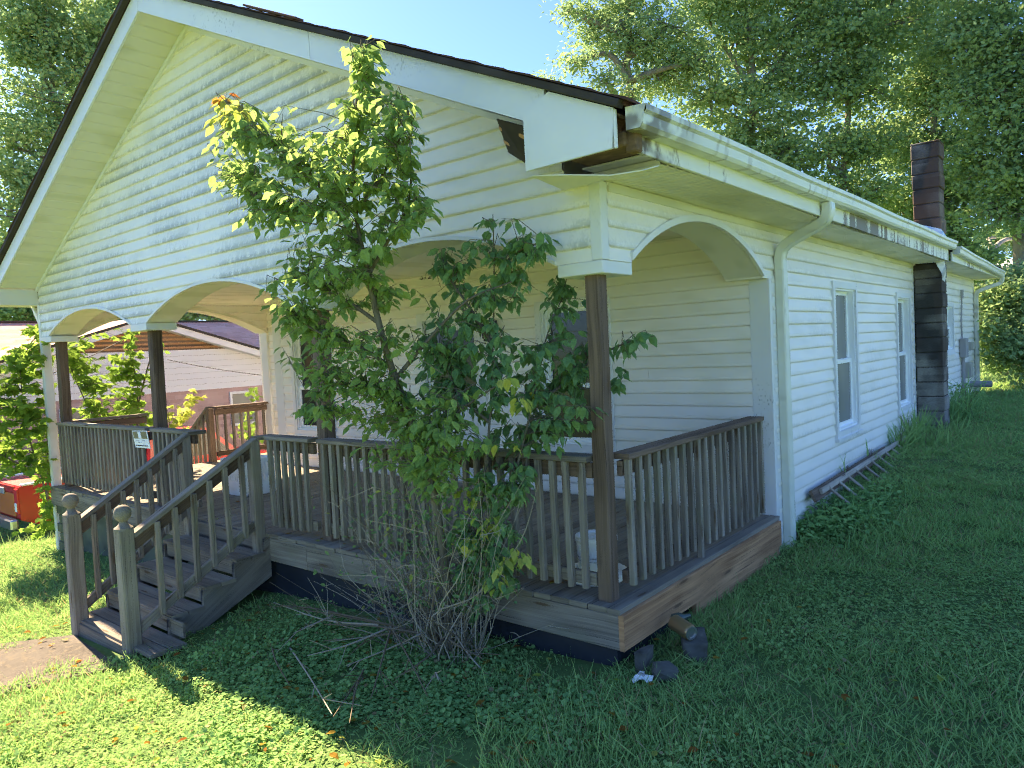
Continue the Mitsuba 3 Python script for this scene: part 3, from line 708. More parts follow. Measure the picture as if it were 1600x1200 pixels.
put('clamp', rect_tube([(XL - .055, .09, .98), (XL - .055, .09, .93)], .118, .088, (0, 1, 0)), 'm_cream', g)

# ---------------------------------------------------------------- chimney
ch = thing('chimney', 'tall soot blackened concrete block chimney standing against the right wall', 'chimney')
cz0, cz1, n = -.10, 4.53, 20
for k in range(n):
    a, b = cz0 + (cz1 - cz0) * k / n, cz0 + (cz1 - cz0) * (k + 1) / n
    j = RNG.normal(0, .006, 4)
    put('block', bx(XR + .03 + j[0], .365 + j[1], YC + j[2], YC + .42 + j[3], a + .004, b - .005, .012), 'm_block', ch)
put('mortar', bx(XR + .045, .35, YC + .016, YC + .405, cz0, cz1 - .01), 'm_dark', ch)
put('flue_cap', bx(XR + .02, .372, YC - .006, YC + .43, cz1 - .004, cz1 + .02, .006), 'm_block', ch)
put('tarp_flashing', cat_mesh([(lambda: (np.array([(XR + .02, YC - .07, zroof(XR) + .05), (.42, YC - .09, zroof(.42) + .06), (.42, YC - .012, zroof(.42) + .15), (.375, YC - .014, zroof(.37) + .24), (XR + .02, YC - .016, zroof(XR) + .20), (.38, YC + .43, zroof(.38) + .16), (.46, YC + .44, zroof(.46) + .05), (.45, YC - .09, zroof(.45) + .05)]), np.array([(0, 1, 4), (1, 3, 4), (1, 2, 3), (2, 5, 3), (2, 6, 5), (1, 7, 2), (7, 6, 2)])))()]), 'm_blue_tarp', ch, label='pale blue flashing where the chimney passes the roof')

# ---------------------------------------------------------------- electric service on the side wall
em = thing('electric_meter', 'grey electric meter box with conduit on the rear side wall', 'electric meter')
def onwall(px, py): return at(px, py, 0, XR + .02)
a = onwall(1499, 529); b = onwall(1508, 557)
put('meter_box', bx(XR + .02, XR + .14, a[1] - .02, a[1] + .30, b[2], a[2], .01), 'm_grey_metal', em)
put('conduit', cat_mesh([tube([(XR + .06, a[1] + .14, b[2] + .01), (XR + .06, a[1] + .14, -.2)], .035, 8)]), 'm_grey_metal', em, smooth=30)
put('service_cable', cat_mesh([tube(curve([(XR + .05, a[1] + .15, a[2] - .01), (XR + .045, a[1] + .12, a[2] + .35), (XR + .05, a[1] + .17, a[2] + .7), (XR + .05, a[1] + .16, 2.30)], 6), .018, 6), tube([(XR + .06, a[1] + .16, 2.24), (XR + .06, a[1] + .17, 2.42)], .032, 6)]), 'm_grey_metal', em, smooth=30)
for (px0, py0, px1, py1, lab) in ((1510, 535, 1519, 546, 'small tan junction box beside the electric meter'), (1507, 567, 1514, 588, 'small grey green utility box low on the rear wall')):
    a = onwall(px0, py0); b = onwall(px1, py1)
    k = put('utility_box', cat_mesh([bx(XR + .02, XR + .12, a[1], a[1] + .42, b[2], a[2], .012), bx(XR + .12, XR + .13, a[1] + .03, a[1] + .39, b[2] + .03, a[2] - .03, .004)]), 'm_tan_box')
    tag(k, lab, 'utility box')
a = onwall(1515, 597)
k = put('drain_pipe', cat_mesh([tube([(XR + .02, a[1] + .1, a[2] - .05), (XR + .42, a[1] + .1, a[2] - .05)], .07, 10)]), 'm_grey_metal', smooth=30)
tag(k, 'short grey horizontal pipe sticking out of the wall near the rear corner', 'pipe')

# ---------------------------------------------------------------- porch floor
D = thing('porch_deck', 'weathered grey plank porch floor with brown rim boards around its edge', 'porch floor')
x = XL + .03; bw = .148
while x < -.02:
    y1 = YB - .005 if x > -8.13 else 3.55
    w = min(bw, .0 - x) - .006
    timber('deck_board', D, (x + w / 2, -.012 + RNG.normal(0, .005), -.019 + RNG.normal(0, .0012)), (x + w / 2, y1, -.019), w, .036, 'm_wood_deck', (1, 0, 0))
    x += bw
for a, b in ((XL - .02, -5.46), (-3.96, -3.36), (-3.355, -.022)): timber('rim_board', D, (a, .012, -.155), (b, .012, -.155), .038, .225, 'm_wood_grey', (0, 1, 0))
timber('rim_board', D, (-5.45, .010, -.155), (-3.965, .010, -.155), .036, .22, 'm_wood_grey', (0, 1, 0))
timber('rim_board', D, (-.002, -.008, -.152), (-.002, 2.81, -.150), .038, .23, 'm_wood_tan', (1, 0, 0), label='tan brown rim board along the right side of the porch')
timber('rim_board', D, (-.022, 1.05, -.335), (-.022, 2.80, -.335), .038, .13, 'm_wood_tan', (1, 0, 0))
timber('rim_board', D, (XL - .005, .035, -.155), (XL - .005, 3.5, -.155), .038, .225, 'm_wood_grey', (1, 0, 0))
put('skirt', cat_mesh([prism(Polygon([(-5.5, -.27), (-.09, -.27), (-.09, -.62), (-2.5, -.75), (-5.5, -1.1)]), .012, fr_front(.085)), prism(Polygon([(.08, -.27), (2.8, -.27), (2.8, -.6), (.08, -.6)]), .012, lambda h, z, d: np.stack([-.10 + d, h, z], -1))]), 'm_black_sheet', D, label='dark navy plastic sheet below the porch floor')
fd = put('foundation', bx(XL + .16, -5.52, .17, .37, -1.35, -.27), 'm_foundation', D, label='mossy concrete foundation at the left end of the porch')
for r in range(7):
    for c in range(3):
        x0 = XL + .03 + .15 * c + (.07 if r % 2 else 0); z0 = -1.22 + .135 * r
        put('foundation_block', bx(x0, x0 + .142, .035 + RNG.normal(0, .003), .165, z0, z0 + .127, .006), 'm_foundation', fd)
put('under_floor', bx(XL + .2, -.14, .40, YB - .05, -.30, -.28), 'm_dark', D)

# ---------------------------------------------------------------- porch posts
PX = [-9.49, -6.50, -3.20, -.172]
PL = ['dark wooden porch post at the left front corner', 'dark wooden porch post left of the front steps', 'reddish wooden porch post behind the leafy sapling', 'wooden porch post at the right front corner']
for i, (x, l) in enumerate(zip(PX, PL)):
    y = .175 if i < 3 else .16
    v, f, uv = lumber((x, y - (.03 if i == 3 else 0), -.001), (x + (.015 if i == 3 else 0), y - .06 * (i == 3) + .02, 2.117), .105 if i == 3 else .125, .105 if i == 3 else .125, (1, 0, 0), c=.008)
    tag(put('porch_post', (v, f), 'm_wood_brown', uv=uv), l, 'porch post')

# ---------------------------------------------------------------- railings
def railing(label, p0, p1, n_out, ztop=.955, pitch=.116, start=.06, brown=False, low=(), skip=(), bottom=True, cap=True):
    """top board, rails below it and above the floor, square balusters nailed to the outside (n_out)"""
    r = thing('porch_railing', label, 'railing')
    p0, p1, n_out = np.array(p0, float), np.array(p1, float), np.array(n_out, float)
    L = np.linalg.norm(p1 - p0); a = (p1 - p0) / L
    Z = np.array([0, 0, 1.0])
    w = 'm_wood_brown' if brown else 'm_wood_grey'
    timber('top_board', r, p0 + Z * (ztop - .02), p1 + Z * (ztop - .02), .145, .038, w, n_out)
    timber('upper_rail', r, p0 + Z * (ztop - .10) - n_out * .005, p1 + Z * (ztop - .10) - n_out * .005, .038, .10, 'm_wood_brown', n_out)
    if bottom: timber('lower_rail', r, p0 + Z * .135, p1 + Z * .135, .038, .085, w, n_out)
    s = start; i = 0
    while s < L - .03:
        q = p0 + a * s + n_out * .040
        if i not in skip:
            tilt = RNG.normal(0, .006)
            lo = .075 if i not in low else .0
            timber('baluster', r, q + Z * (lo + RNG.normal(0, .004)), q + a * tilt + Z * (ztop - .042), .042, .042, 'm_wood_grey', n_out)
        s += pitch; i += 1
    return r
SLX, SRX = -5.42, -4.05            # the two sides of the front steps
railing('grey wooden railing across the left front of the porch, from corner post to second post', (PX[0] + .064, .09, 0), (PX[1] - .064, .09, 0), (0, -1, 0))
railing('short grey railing between the second porch post and the head of the front steps', (PX[1] + .064, .09, 0), (SLX - .05, .09, 0), (0, -1, 0))
railing('short grey railing between the head of the front steps and the third porch post', (SRX + .05, .09, 0), (PX[2] - .064, .09, 0), (0, -1, 0))
railing('grey wooden railing across the right front of the porch, behind the sapling', (PX[2] + .064, .09, 0), (PX[3] - .054, .09, 0), (0, -1, 0), skip=())
railing('weathered brown railing along the right side of the porch', (PX[3] + .07, .225, 0), (PX[3] + .07, 2.60, 0), (1, 0, 0), brown=True, pitch=.128, start=.04, low=(8,))
railing('grey railing along the front half of the left porch side', (-9.55, .25, 0), (-9.55, 1.35, 0), (-1, 0, 0))
railing('brown railing at the back of the left porch side, beyond the side steps', (-9.55, 2.50, 0), (-9.55, 3.50, 0), (-1, 0, 0), brown=True, pitch=.15)

# ---------------------------------------------------------------- front steps
S = thing('front_steps', 'weathered wooden front steps with two handrails and ball topped newel posts', 'steps')
NY, NR, NLx = -1.30, -4.06, -5.20
def side(x0, x1):                       # the side of the steps runs from (x0, deck edge) to (x1, newel)
    return lambda y, z: np.array([x0 + (x1 - x0) * (-.03 - y) / (1.27), y, z])
for (x0, x1, nz) in ((SRX, NR, -.80), (SLX, NLx, -.82)):
    P = side(x0, x1)
    kk = key_for('newel_post', S)
    b = P(NY, nz); t = P(NY, .32)
    v, f, uv = lumber(b, t, .125, .125, (1, 0, 0), c=.012); scene[kk] = mikit.ply((v, f), 'm_wood_grey', uv=uv)
    base = P(NY, .32)
    put('ball_finial', lathe([(0, 0), (.075, 0), (.075, .018), (.058, .03), (.036, .05), (.030, .07), (.045, .085), (.062, .105), (.070, .135), (.068, .16), (.055, .19), (.03, .207), (0, .212)], 20, base), 'm_wood_grey', kk, smooth=40, uv=None)
    tp_ = P(-.075, 0)
    timber('top_post', S, (x0, -.065, -.29), (x0, -.065, .91), .10, .10, 'm_wood_grey', (1, 0, 0), c=.008)
    a, b = P(-.04, .905), P(NY + .06, .235)
    timber('handrail', S, a + [0, 0, .02], b + [0, 0, .02], .10, .040, 'm_wood_grey', (1, 0, 0))
    timber('handrail_level_end', S, (x0, -.05, .935), (x0, .16, .935), .12, .038, 'm_wood_grey', (1, 0, 0))
    timber('upper_rail', S, a - [0, 0, .06], b - [0, 0, .06], .04, .10, 'm_wood_brown', (1, 0, 0))
    a2, b2 = P(-.11, .10), P(NY + .06, -.56)
    timber('lower_rail', S, a2, b2, .04, .085, 'm_wood_grey', (1, 0, 0))
    out = 1 if x0 == SRX else -1
    for i in range(6 if x0 == SRX else 7):
        y = -.22 - (.165 if x0 == SRX else .15) * i
        zt = .905 + (y + .04) * (.67 / 1.20); zb = .10 + (y + .11) * (.66 / 1.13) - .03
        q = P(y, 0)
        off = np.array([.042, 0, 0])      # nailed on the right face of either rail
        timber('baluster', S, (q[0], y, zb) + off, (q[0] + RNG.normal(0, .006), y + RNG.normal(0, .006), zt - .005) + off, .045, .045, 'm_wood_grey', (1, 0, 0))
    # stringer
    st = Polygon([(-.0, -.03), (-.0, -.42), (-1.33, -.98), (-1.33, -.70), (-1.02, -.70), (-1.02, -.535), (-.70, -.535), (-.70, -.37), (-.385, -.37), (-.385, -.205), (-.06, -.205), (-.06, -.04)])
    xs = x0 + (.06 if x0 == SRX else -.04)
    dx = (x1 - x0)
    m = trimesh.creation.extrude_polygon(st, .04, engine='earcut'); vv = np.array(m.vertices)
    V = np.stack([xs + dx * (-vv[:, 0]) / 1.3 + vv[:, 2] - .02, vv[:, 0], vv[:, 1]], -1)
    uv = np.stack([vv[:, 0] * .85 + vv[:, 1] * .5, 3000 + vv[:, 1] * .85 - vv[:, 0] * .5], -1)
    put('stringer', (V, np.array(m.faces)), 'm_wood_grey', S, uv=uv)
for k in range(4):
    z = -.168 * (k + 1); y0 = -.055 - .318 * k
    fr = (k + .5) / 4
    xl, xr = SLX + (NLx - SLX) * fr - .02, SRX + (NR - SRX) * fr + .06
    if k == 3: xr += .28; xl -= .06
    for j in range(2):
        ya = y0 - .158 * j
        timber('tread', S, (xl - .03, ya - .075, z - .018), (xr + .03, ya - .075, z - .018), .148, .036, 'm_wood_deck', (0, 1, 0))
    timber('riser', S, (xl + .02, y0 + .012, z + .085), (xr - .03, y0 + .012, z + .085), .022, .13, 'm_wood_deck', (0, 1, 0))
timber('riser', S, (SLX + .10, -1.318, -.775), (SRX - .0, -1.318, -.775), .03, .155, 'm_wood_deck', (0, 1, 0))

# ---- side steps on the far left
S2 = thing('side_steps', 'wooden side steps with a sloping handrail at the left end of the porch', 'steps')
timber('top_post', S2, (-9.60, 2.44, -.3), (-9.60, 2.44, .93), .10, .10, 'm_wood_brown', (1, 0, 0))
timber('handrail', S2, (-9.6, 2.44, .94), (-10.9, 2.44, .10), .12, .04, 'm_wood_grey', (0, 1, 0))
timber('upper_rail', S2, (-9.6, 2.44, .86), (-10.9, 2.44, .02), .04, .09, 'm_wood_grey', (0, 1, 0))
timber('newel_post', S2, (-10.95, 2.44, -1.3), (-10.95, 2.44, .12), .10, .10, 'm_wood_grey', (1, 0, 0))
for i in range(7): timber('baluster', S2, (-9.78 - .16 * i, 2.40, -.0 - .103 * i), (-9.78 - .16 * i, 2.40, .82 - .103 * i), .042, .042, 'm_wood_grey', (0, 1, 0))
for k in range(4): timber('tread', S2, (-9.95 - .3 * k, 1.3, -.2 - .2 * k), (-9.95 - .3 * k, 2.42, -.2 - .2 * k), .28, .036, 'm_wood_deck', (1, 0, 0))

# ---------------------------------------------------------------- things on and around the porch
bk = thing('pail', 'white plastic pail on a round white tray behind the corner post', 'pail')
bp = at(932, 903, 2, 0.0)
put('tray', lathe([(0, .002), (.20, .002), (.225, .02), (.232, .05), (.222, .062), (.205, .05), (.19, .025), (0, .02)], 32, bp), 'm_plastic_white', bk, smooth=35)
put('body', lathe([(0, .025), (.130, .025), (.138, .10), (.146, .275), (.150, .275), (.150, .29), (.145, .295), (0, .295)], 32, bp + [0, .02, 0]), 'm_plastic_white', bk, smooth=35)
put('lid', lathe([(0, .305), (.03, .306), (.034, .299), (.115, .299), (.122, .312), (.15, .312), (.152, .290), (.147, .288), (.146, .297), (0, .298)], 32, bp + [0, .02, 0]), 'm_plastic_white', bk, smooth=35)
put('print_line', cat_mesh([lathe([(.1435, .17), (.1450, .17), (.1452, .176), (.1437, .176)], 32, bp + [0, .02, 0]), lathe([(.1425, .145), (.1440, .145), (.1442, .149), (.1427, .149)], 32, bp + [0, .02, 0])]), 'm_grey_metal', bk)
# slotted white plastic crate behind the steps
cb = thing('plastic_crate', 'white slotted plastic crate standing on the porch behind the steps', 'crate')
c0 = at(366, 775, 2, 0.0); cx, cy = c0[0] - .05, c0[1] + .05
def slotted(w, h):
    pl = sbox(-w / 2, .002, w / 2, h).buffer(-.02).buffer(.02)
    for za, zb in ((h * .38, h * .58), (h * .68, h * .88)):
        n_ = int((w - .08) / .055)
        for i in range(n_): pl = pl.difference(sbox(-w / 2 + .05 + .055 * i, za, -w / 2 + .075 + .055 * i, zb))
    return pl
for d_ in (0, .40): put('long_side', prism(slotted(.58, .46), .02, lambda h, z, d: np.stack([cx + h, cy + d_ - d, z], -1)), 'm_plastic_white', cb)
for d_ in (-.28, .30): put('short_side', prism(slotted(.36, .46), .02, lambda h, z, d: np.stack([cx + d_ - d, cy + .19 + h, z], -1)), 'm_plastic_white', cb)
put('bottom', bx(cx - .27, cx + .27, cy + .005, cy + .375, .03, .05), 'm_plastic_white', cb)
# porch light
pl_ = thing('porch_lantern', 'small black wall lantern beside the front door', 'lantern')
lp = at(765, 517, 1, YB - .10)
put('back_plate', bx(lp[0] - .05, lp[0] + .05, YB - .03, YB - .015, lp[2] - .08, lp[2] + .12, .004), 'm_black', pl_)
put('arm', cat_mesh([tube(curve([(lp[0], YB - .03, lp[2] + .08), (lp[0], YB - .08, lp[2] + .15), (lp[0], YB - .11, lp[2] + .10)], 5), .01, 6)]), 'm_black', pl_)
put('lamp_glass', bx(lp[0] - .05, lp[0] + .05, YB - .16, YB - .06, lp[2] - .09, lp[2] + .06, .012), 'm_curtain', pl_)
put('cage', cat_mesh([bx(lp[0] - .065, lp[0] + .065, YB - .175, YB - .045, lp[2] + .06, lp[2] + .09, .01), bx(lp[0] - .055, lp[0] + .055, YB - .165, YB - .055, lp[2] - .12, lp[2] - .09, .01)] + [bx(lp[0] + s * .055 - .006, lp[0] + s * .055 + .006, YB - .11 + t * .055 - .006, YB - .11 + t * .055 + .006, lp[2] - .09, lp[2] + .06) for s in (-1, 1) for t in (-1, 1)]), 'm_black', pl_)
# notice sign on the front railing
sg = thing('notice_sign', 'small tan and white notice sign hung on the left front railing', 'sign')
q0, q1, q2, q3 = at(206, 673, 1, .015), at(229, 673, 1, .015), at(235, 701, 1, .012), at(212, 699, 1, .012)
def sheet(pts, th=.006):
    p = np.array(pts, float); v = np.vstack([p, p + [0, th, 0]])
    return v, np.array([(0, 1, 2), (0, 2, 3), (4, 6, 5), (4, 7, 6), (0, 4, 5), (0, 5, 1), (1, 5, 6), (1, 6, 2), (2, 6, 7), (2, 7, 3), (3, 7, 4), (3, 4, 0)])
lerp = lambda a, b, t: a + (b - a) * t
def onsign(u0, u1, v0, v1, fwd):
    L0, R0, L1, R1 = lerp(q0, q3, v0), lerp(q1, q2, v0), lerp(q0, q3, v1), lerp(q1, q2, v1)
    return np.array([lerp(L0, R0, u0), lerp(L0, R0, u1), lerp(L1, R1, u1), lerp(L1, R1, u0)]) - [0, fwd, 0]
put('board', sheet(onsign(0, 1, 0, 1, 0)), 'm_plastic_white', sg)
put('upper_panel', sheet(onsign(.05, .95, .04, .46, .004), .004), 'm_sign_tan', sg)
put('white_mark', sheet(onsign(.40, .58, .08, .44, .007), .003), 'm_plastic_white', sg)
put('lower_bar', sheet(onsign(.06, .86, .84, .89, .004), .004), 'm_black', sg)
for i, (a, b, c, d) in enumerate(((.18, .24, .54, .60), (.30, .36, .55, .58), (.28, .38, .66, .70), (.46, .49, .66, .71), (.60, .66, .54, .58), (.70, .74, .55, .59))): put('printed_mark', sheet(onsign(a, b, c, d, .004), .004), 'm_grey_metal', sg)

# ---------------------------------------------------------------- neighbour's house, truck, far building, wires
def sight(px, py, dist):
    """the point of a pixel's sight line at a horizontal distance from the camera"""
    r = RIGHT * (px - CX) - UP * (py - CY) + FWD * FPX
    return CAM + r / np.linalg.norm(r[:2]) * dist
NX = -17.0
NB = thing('neighbor_house', 'pink brick neighbouring house with white siding in its gable and a reddish roof', 'house')
NYC, NZ, NS = 4.73, 2.80, 0.30
put('brick_wall', bx(-25, NX, -1.1, 10.6, -2.6, 1.0), 'm_pink_brick', NB)
gz = lambda y: NZ - NS * abs(y - NYC)
gpoly = Polygon([(-1.1, 1.0), (10.6, 1.0), (10.6, gz(10.6)), (NYC, NZ), (-1.1, gz(-1.1))])
gw = put('gable_wall', prism(gpoly, .05, lambda h, z, d: np.stack([NX - .07 + d, h, z], -1)), 'm_wood_brown', NB, uv=None)
zz = 1.0
while zz < 2.10:
    g = gpoly.intersection(sbox(-5, zz, 20, zz + .155))
    if g.area > .01:
        v, f = prism(g, .02, lambda h, z, d, zz=zz: np.stack([NX - .02 + d + .018 * (1 - (z - zz) / .155), h, z], -1)); put('siding_board', (v, f), 'm_neighbor_white', gw)
    zz += .16
for k, zz in enumerate((2.16, 2.27, 2.38, 2.49, 2.60)):
    g = gpoly.intersection(sbox(-5, zz, 20, zz + .05))
    if g.area > .005: put('bare_slat', prism(g, .03, lambda h, z, d: np.stack([NX - .02 + d, h, z], -1)), 'm_wood_tan', gw, uv=None, label='bare brown slat where the gable siding is missing')
for sg_, ye in ((1, 11.2), (-1, -1.7)):
    v = [(x, y, gz(y) + l) for x in (NX + .30, NX + .33) for y in (NYC, ye) for l in (-.02, .16)]
    put('fascia', (np.array(v), bx(0, 1, 0, 1, 0, 1)[1]), 'm_neighbor_white', NB)
    v = [(x, y, gz(y) + l) for x in (NX + .36, -23) for y in (NYC, ye) for l in (.165, .21)]
    put('gable_roof', (np.array(v), bx(0, 1, 0, 1, 0, 1)[1]), 'm_neighbor_shingle', NB)
    v = [(x, y, gz(y) + l) for x in (NX + .29, NX - .0) for y in (NYC, ye) for l in (-.018, .0)]
    put('gable_soffit', (np.array(v), bx(0, 1, 0, 1, 0, 1)[1]), 'm_neighbor_white', NB)
    v = [(x, y, gz(y) + l) for x in (NX + .325, NX + .37) for y in (NYC, ye) for l in (.15, .215)]
    put('roof_edge', (np.array(v), bx(0, 1, 0, 1, 0, 1)[1]), 'm_dark', NB)
zr = at(300, 505, 0, -22.5)[2]
v = np.array([(x, y, z + l) for (x, z) in ((-17.9, 1.25), (-22.5, zr)) for y in (-9, 20) for l in (0, .05)])
put('main_roof', (v, bx(0, 1, 0, 1, 0, 1)[1]), 'm_neighbor_shingle', NB)
v = np.array([(x, y, z + l) for (x, z) in ((-27, 1.2), (-22.5, zr)) for y in (-9, 20) for l in (0, .05)])
put('main_roof', (v, bx(0, 1, 0, 1, 0, 1)[1]), 'm_neighbor_shingle', NB)
put('ridge_cap', bx(-22.6, -22.4, -9, 20, zr + .03, zr + .09, .01), 'm_dark', NB)
put('main_wall', cat_mesh([bx(-18.3, -18.2, -8.6, -1.15, -2.6, 1.2), bx(-18.3, -18.2, 10.65, 19.6, -2.6, 1.2)]), 'm_pink_brick', NB)
for (ya, yb, za, zb) in ((6.95, 7.75, -.10, .88), (2.6, 3.3, .05, .80)):
    w = key_for('window', NB)
    put('frame', cat_mesh([bx(NX, NX + .05, ya, ya + .07, za, zb), bx(NX, NX + .05, yb - .07, yb, za, zb), bx(NX, NX + .05, ya + .07, yb - .07, zb - .07, zb), bx(NX, NX + .05, ya + .07, yb - .07, za, za + .07), bx(NX, NX + .04, ya + .07, yb - .07, (za + zb) / 2 - .02, (za + zb) / 2 + .02)]), 'm_neighbor_white', w)
    put('pane', bx(NX, NX + .02, ya + .07, yb - .07, za + .07, zb - .07), 'm_screen', w)

TX0, TX1, TY = -14.60, -12.80, 0.45
TZ = float(G(-13.8, 2.0))
TR = thing('pickup_truck', 'red pickup truck with an orange tailgate parked left of the house', 'truck')
side_ = Polygon([(0, .55), (.0, 1.17), (2.30, 1.19), (2.32, 1.24), (4.35, 1.20), (5.6, 1.06), (5.72, .95), (5.72, .45), (5.5, .40), (.3, .42)]).buffer(-.03).buffer(.03)
for wy in (1.05, 4.65): side_ = side_.difference(shapely.Point(wy, .36).buffer(.43))
put('body', prism(side_.simplify(.01), TX1 - TX0, lambda h, z, d: np.stack([TX0 + d, TY + h, TZ + z], -1)), 'm_red_paint', TR)
cab = [(2.36, 1.2), (2.45, 1.78), (2.65, 1.84), (3.55, 1.84), (3.75, 1.78), (4.35, 1.2)]
nn = len(cab)
v = np.array([(x + (.14 if z > 1.5 else 0) * s_, TY + y, TZ + z) for x, s_ in ((TX0 + .04, 1), (TX1 - .04, -1)) for y, z in cab])
f = [(0, i, i + 1) for i in range(1, nn - 1)] + [(nn, nn + i + 1, nn + i) for i in range(1, nn - 1)]
for i in range(nn): j = (i + 1) % nn; f += [(i, nn + j, j), (i, nn + i, nn + j)]
put('cab', (v, np.array(f)), 'm_red_paint', TR)
for y0, y1, y2, y3 in ((2.5, 2.56, 3.18, 3.2), (3.26, 3.28, 3.62, 4.15)):
    v = np.array([(TX1 - .036, TY + y0, TZ + 1.24), (TX1 - .036, TY + y3, TZ + 1.24), (TX1 - .165, TY + y2, TZ + 1.74), (TX1 - .165, TY + y1, TZ + 1.74)])
    put('side_window', (np.vstack([v + [.012, 0, .002], v - [.01, 0, 0]]), np.array([(0, 1, 2), (0, 2, 3), (4, 6, 5), (4, 7, 6)])), 'm_screen_dark', TR)
v = np.array([(TX0 + .25, TY + 2.375, TZ + 1.30), (TX1 - .25, TY + 2.375, TZ + 1.30), (TX1 - .3, TY + 2.44, TZ + 1.72), (TX0 + .3, TY + 2.44, TZ + 1.72)])
put('rear_window', (np.vstack([v - [0, .012, 0], v + [0, .01, 0]]), np.array([(0, 1, 2), (0, 2, 3), (4, 6, 5), (4, 7, 6)])), 'm_screen_dark', TR)
put('tailgate', cat_mesh([bx(TX0 + .22, TX1 - .22, TY - .025, TY + .01, TZ + .60, TZ + 1.02, .01)]), 'm_orange_paint', TR, label='orange lower tailgate panel')
put('tailgate_top', bx(TX0 + .22, TX1 - .22, TY - .02, TY + .01, TZ + 1.03, TZ + 1.16, .01), 'm_red_paint', TR)
put('tailgate_handle', bx(-13.9, -13.5, TY - .045, TY - .02, TZ + .98, TZ + 1.10, .01), 'm_grey_metal', TR)
for x0 in (TX0 + .02, TX1 - .20):
    t = key_for('tail_light', TR)
    scene[t] = mikit.ply(bx(x0, x0 + .18, TY - .03, TY + .02, TZ + .66, TZ + 1.12, .015), 'm_red_plastic')
    put('reverse_lamp', bx(x0 + .04, x0 + .14, TY - .04, TY - .028, TZ + .70, TZ + .86, .006), 'm_plastic_white', t)
for a_, b_ in ((TX1 - .12, TX1 + .01), (TX0 - .01, TX0 + .12)): put('bed_rail', bx(a_, b_, TY + .05, TY + 2.3, TZ + 1.165, TZ + 1.20, .01), 'm_plastic_white', TR)
put('bumper', bx(TX0 + .02, TX1 - .02, TY - .16, TY - .03, TZ + .38, TZ + .58, .03), 'm_chrome', TR)
put('license_plate', bx(-13.85, -13.55, TY - .172, TY - .158, TZ + .42, TZ + .55, .004), 'm_plastic_white', TR)
put('side_stripe', bx(TX1 - .001, TX1 + .008, TY + 4.2, TY + 5.5, TZ + .80, TZ + .84), 'm_plastic_white', TR)
for wy in (1.05, 4.65):
    for wx, s_ in ((TX1 - .01, 1), (TX0 + .01, -1)):
        w = key_for('wheel', TR)
        m = trimesh.creation.cylinder(.37, .24, sections=28); vv = np.asarray(m.vertices)
        put('tyre', (np.stack([wx - s_ * .12 + vv[:, 2], TY + wy + vv[:, 0], TZ + .365 + vv[:, 1]], -1), np.asarray(m.faces)), 'm_rubber', w, smooth=40)
        m = trimesh.creation.cylinder(.21, .02, sections=24); vv = np.asarray(m.vertices)
        put('rim', (np.stack([wx + s_ * .006 + vv[:, 2], TY + wy + vv[:, 0], TZ + .365 + vv[:, 1]], -1), np.asarray(m.faces)), 'm_chrome', w, smooth=40)

ob = thing('outbuilding', 'white roofed building far behind the trees at the right edge', 'building')
o = sight(1590, 408, 42)
put('wall', bx(o[0] - 1.6, o[0] + 8, o[1] - .2, o[1] + 6, 0, o[2] - .25), 'm_neighbor_white', ob)
v = np.array([(x, y, z + l) for (y, z) in ((o[1] - .8, o[2] - .35), (o[1] + 3, o[2] + .32)) for x in (o[0] - 2.0, o[0] + 8.4) for l in (0, .06)])
put('roof', (v, bx(0, 1, 0, 1, 0, 1)[1]), 'm_neighbor_white', ob)

def wire(label, a, b, sag):
    t = np.linspace(0, 1, 24)[:, None]
    p = a + (b - a) * t; p[:, 2] -= (4 * sag * t * (1 - t))[:, 0]
    tag(put('power_line', tube(p, .010, 5), 'm_rubber'), label, 'wire')
wire('upper power line crossing in front of the left trees', sight(-250, 62, 26), sight(330, 205, 22), .25)
wire('lower power line in front of the left trees above the small maples', sight(-250, 288, 24), sight(330, 372, 20), .2)
wire('service wire drooping across the neighbouring gable', sight(262, 562, 18.2), sight(470, 592, 15.5), .05)
wire('thin wire crossing the reddish roof left of the neighbouring gable', sight(60, 592, 19), sight(215, 518, 19.5), .05)

# ---------------------------------------------------------------- ladder, plank, stones, litter by the house
la = thing('wooden_ladder', 'old wooden ladder lying on its edge in the weeds along the side wall', 'ladder')
a, b = at(1283, 768, 0, .075), at(1416, 683, 0, .075)
dn = np.array([.34, 0, -.27])
mat('m_wood_pale', wood((0.50, 0.44, 0.37), (0.26, 0.215, 0.17)), 0.8)
timber('side_rail', la, a, b, .030, .055, 'm_wood_pale', (1, 0, .3))
timber('side_rail', la, a + dn, b + dn, .030, .055, 'm_wood_pale', (1, 0, .3))
for i in range(11):
    q = a + (b - a) * (i + .7) / 11.6
    put('rung', tube([q, q + dn], .016, 7), 'm_wood_pale', la, smooth=True, uv=np.stack([np.repeat([0, .4], 7), 5000 + 10 * i + np.tile(np.arange(7) * .01, 2)], -1))
v, f, uv = lumber(at(1270, 776, 0, .05), at(1384, 704, 0, .045), .03, .12, (1, 0, .5))
tag(put('loose_plank', (v, f), 'm_wood_brown', uv=uv), 'dark weathered plank resting between the ladder and the side wall', 'plank')

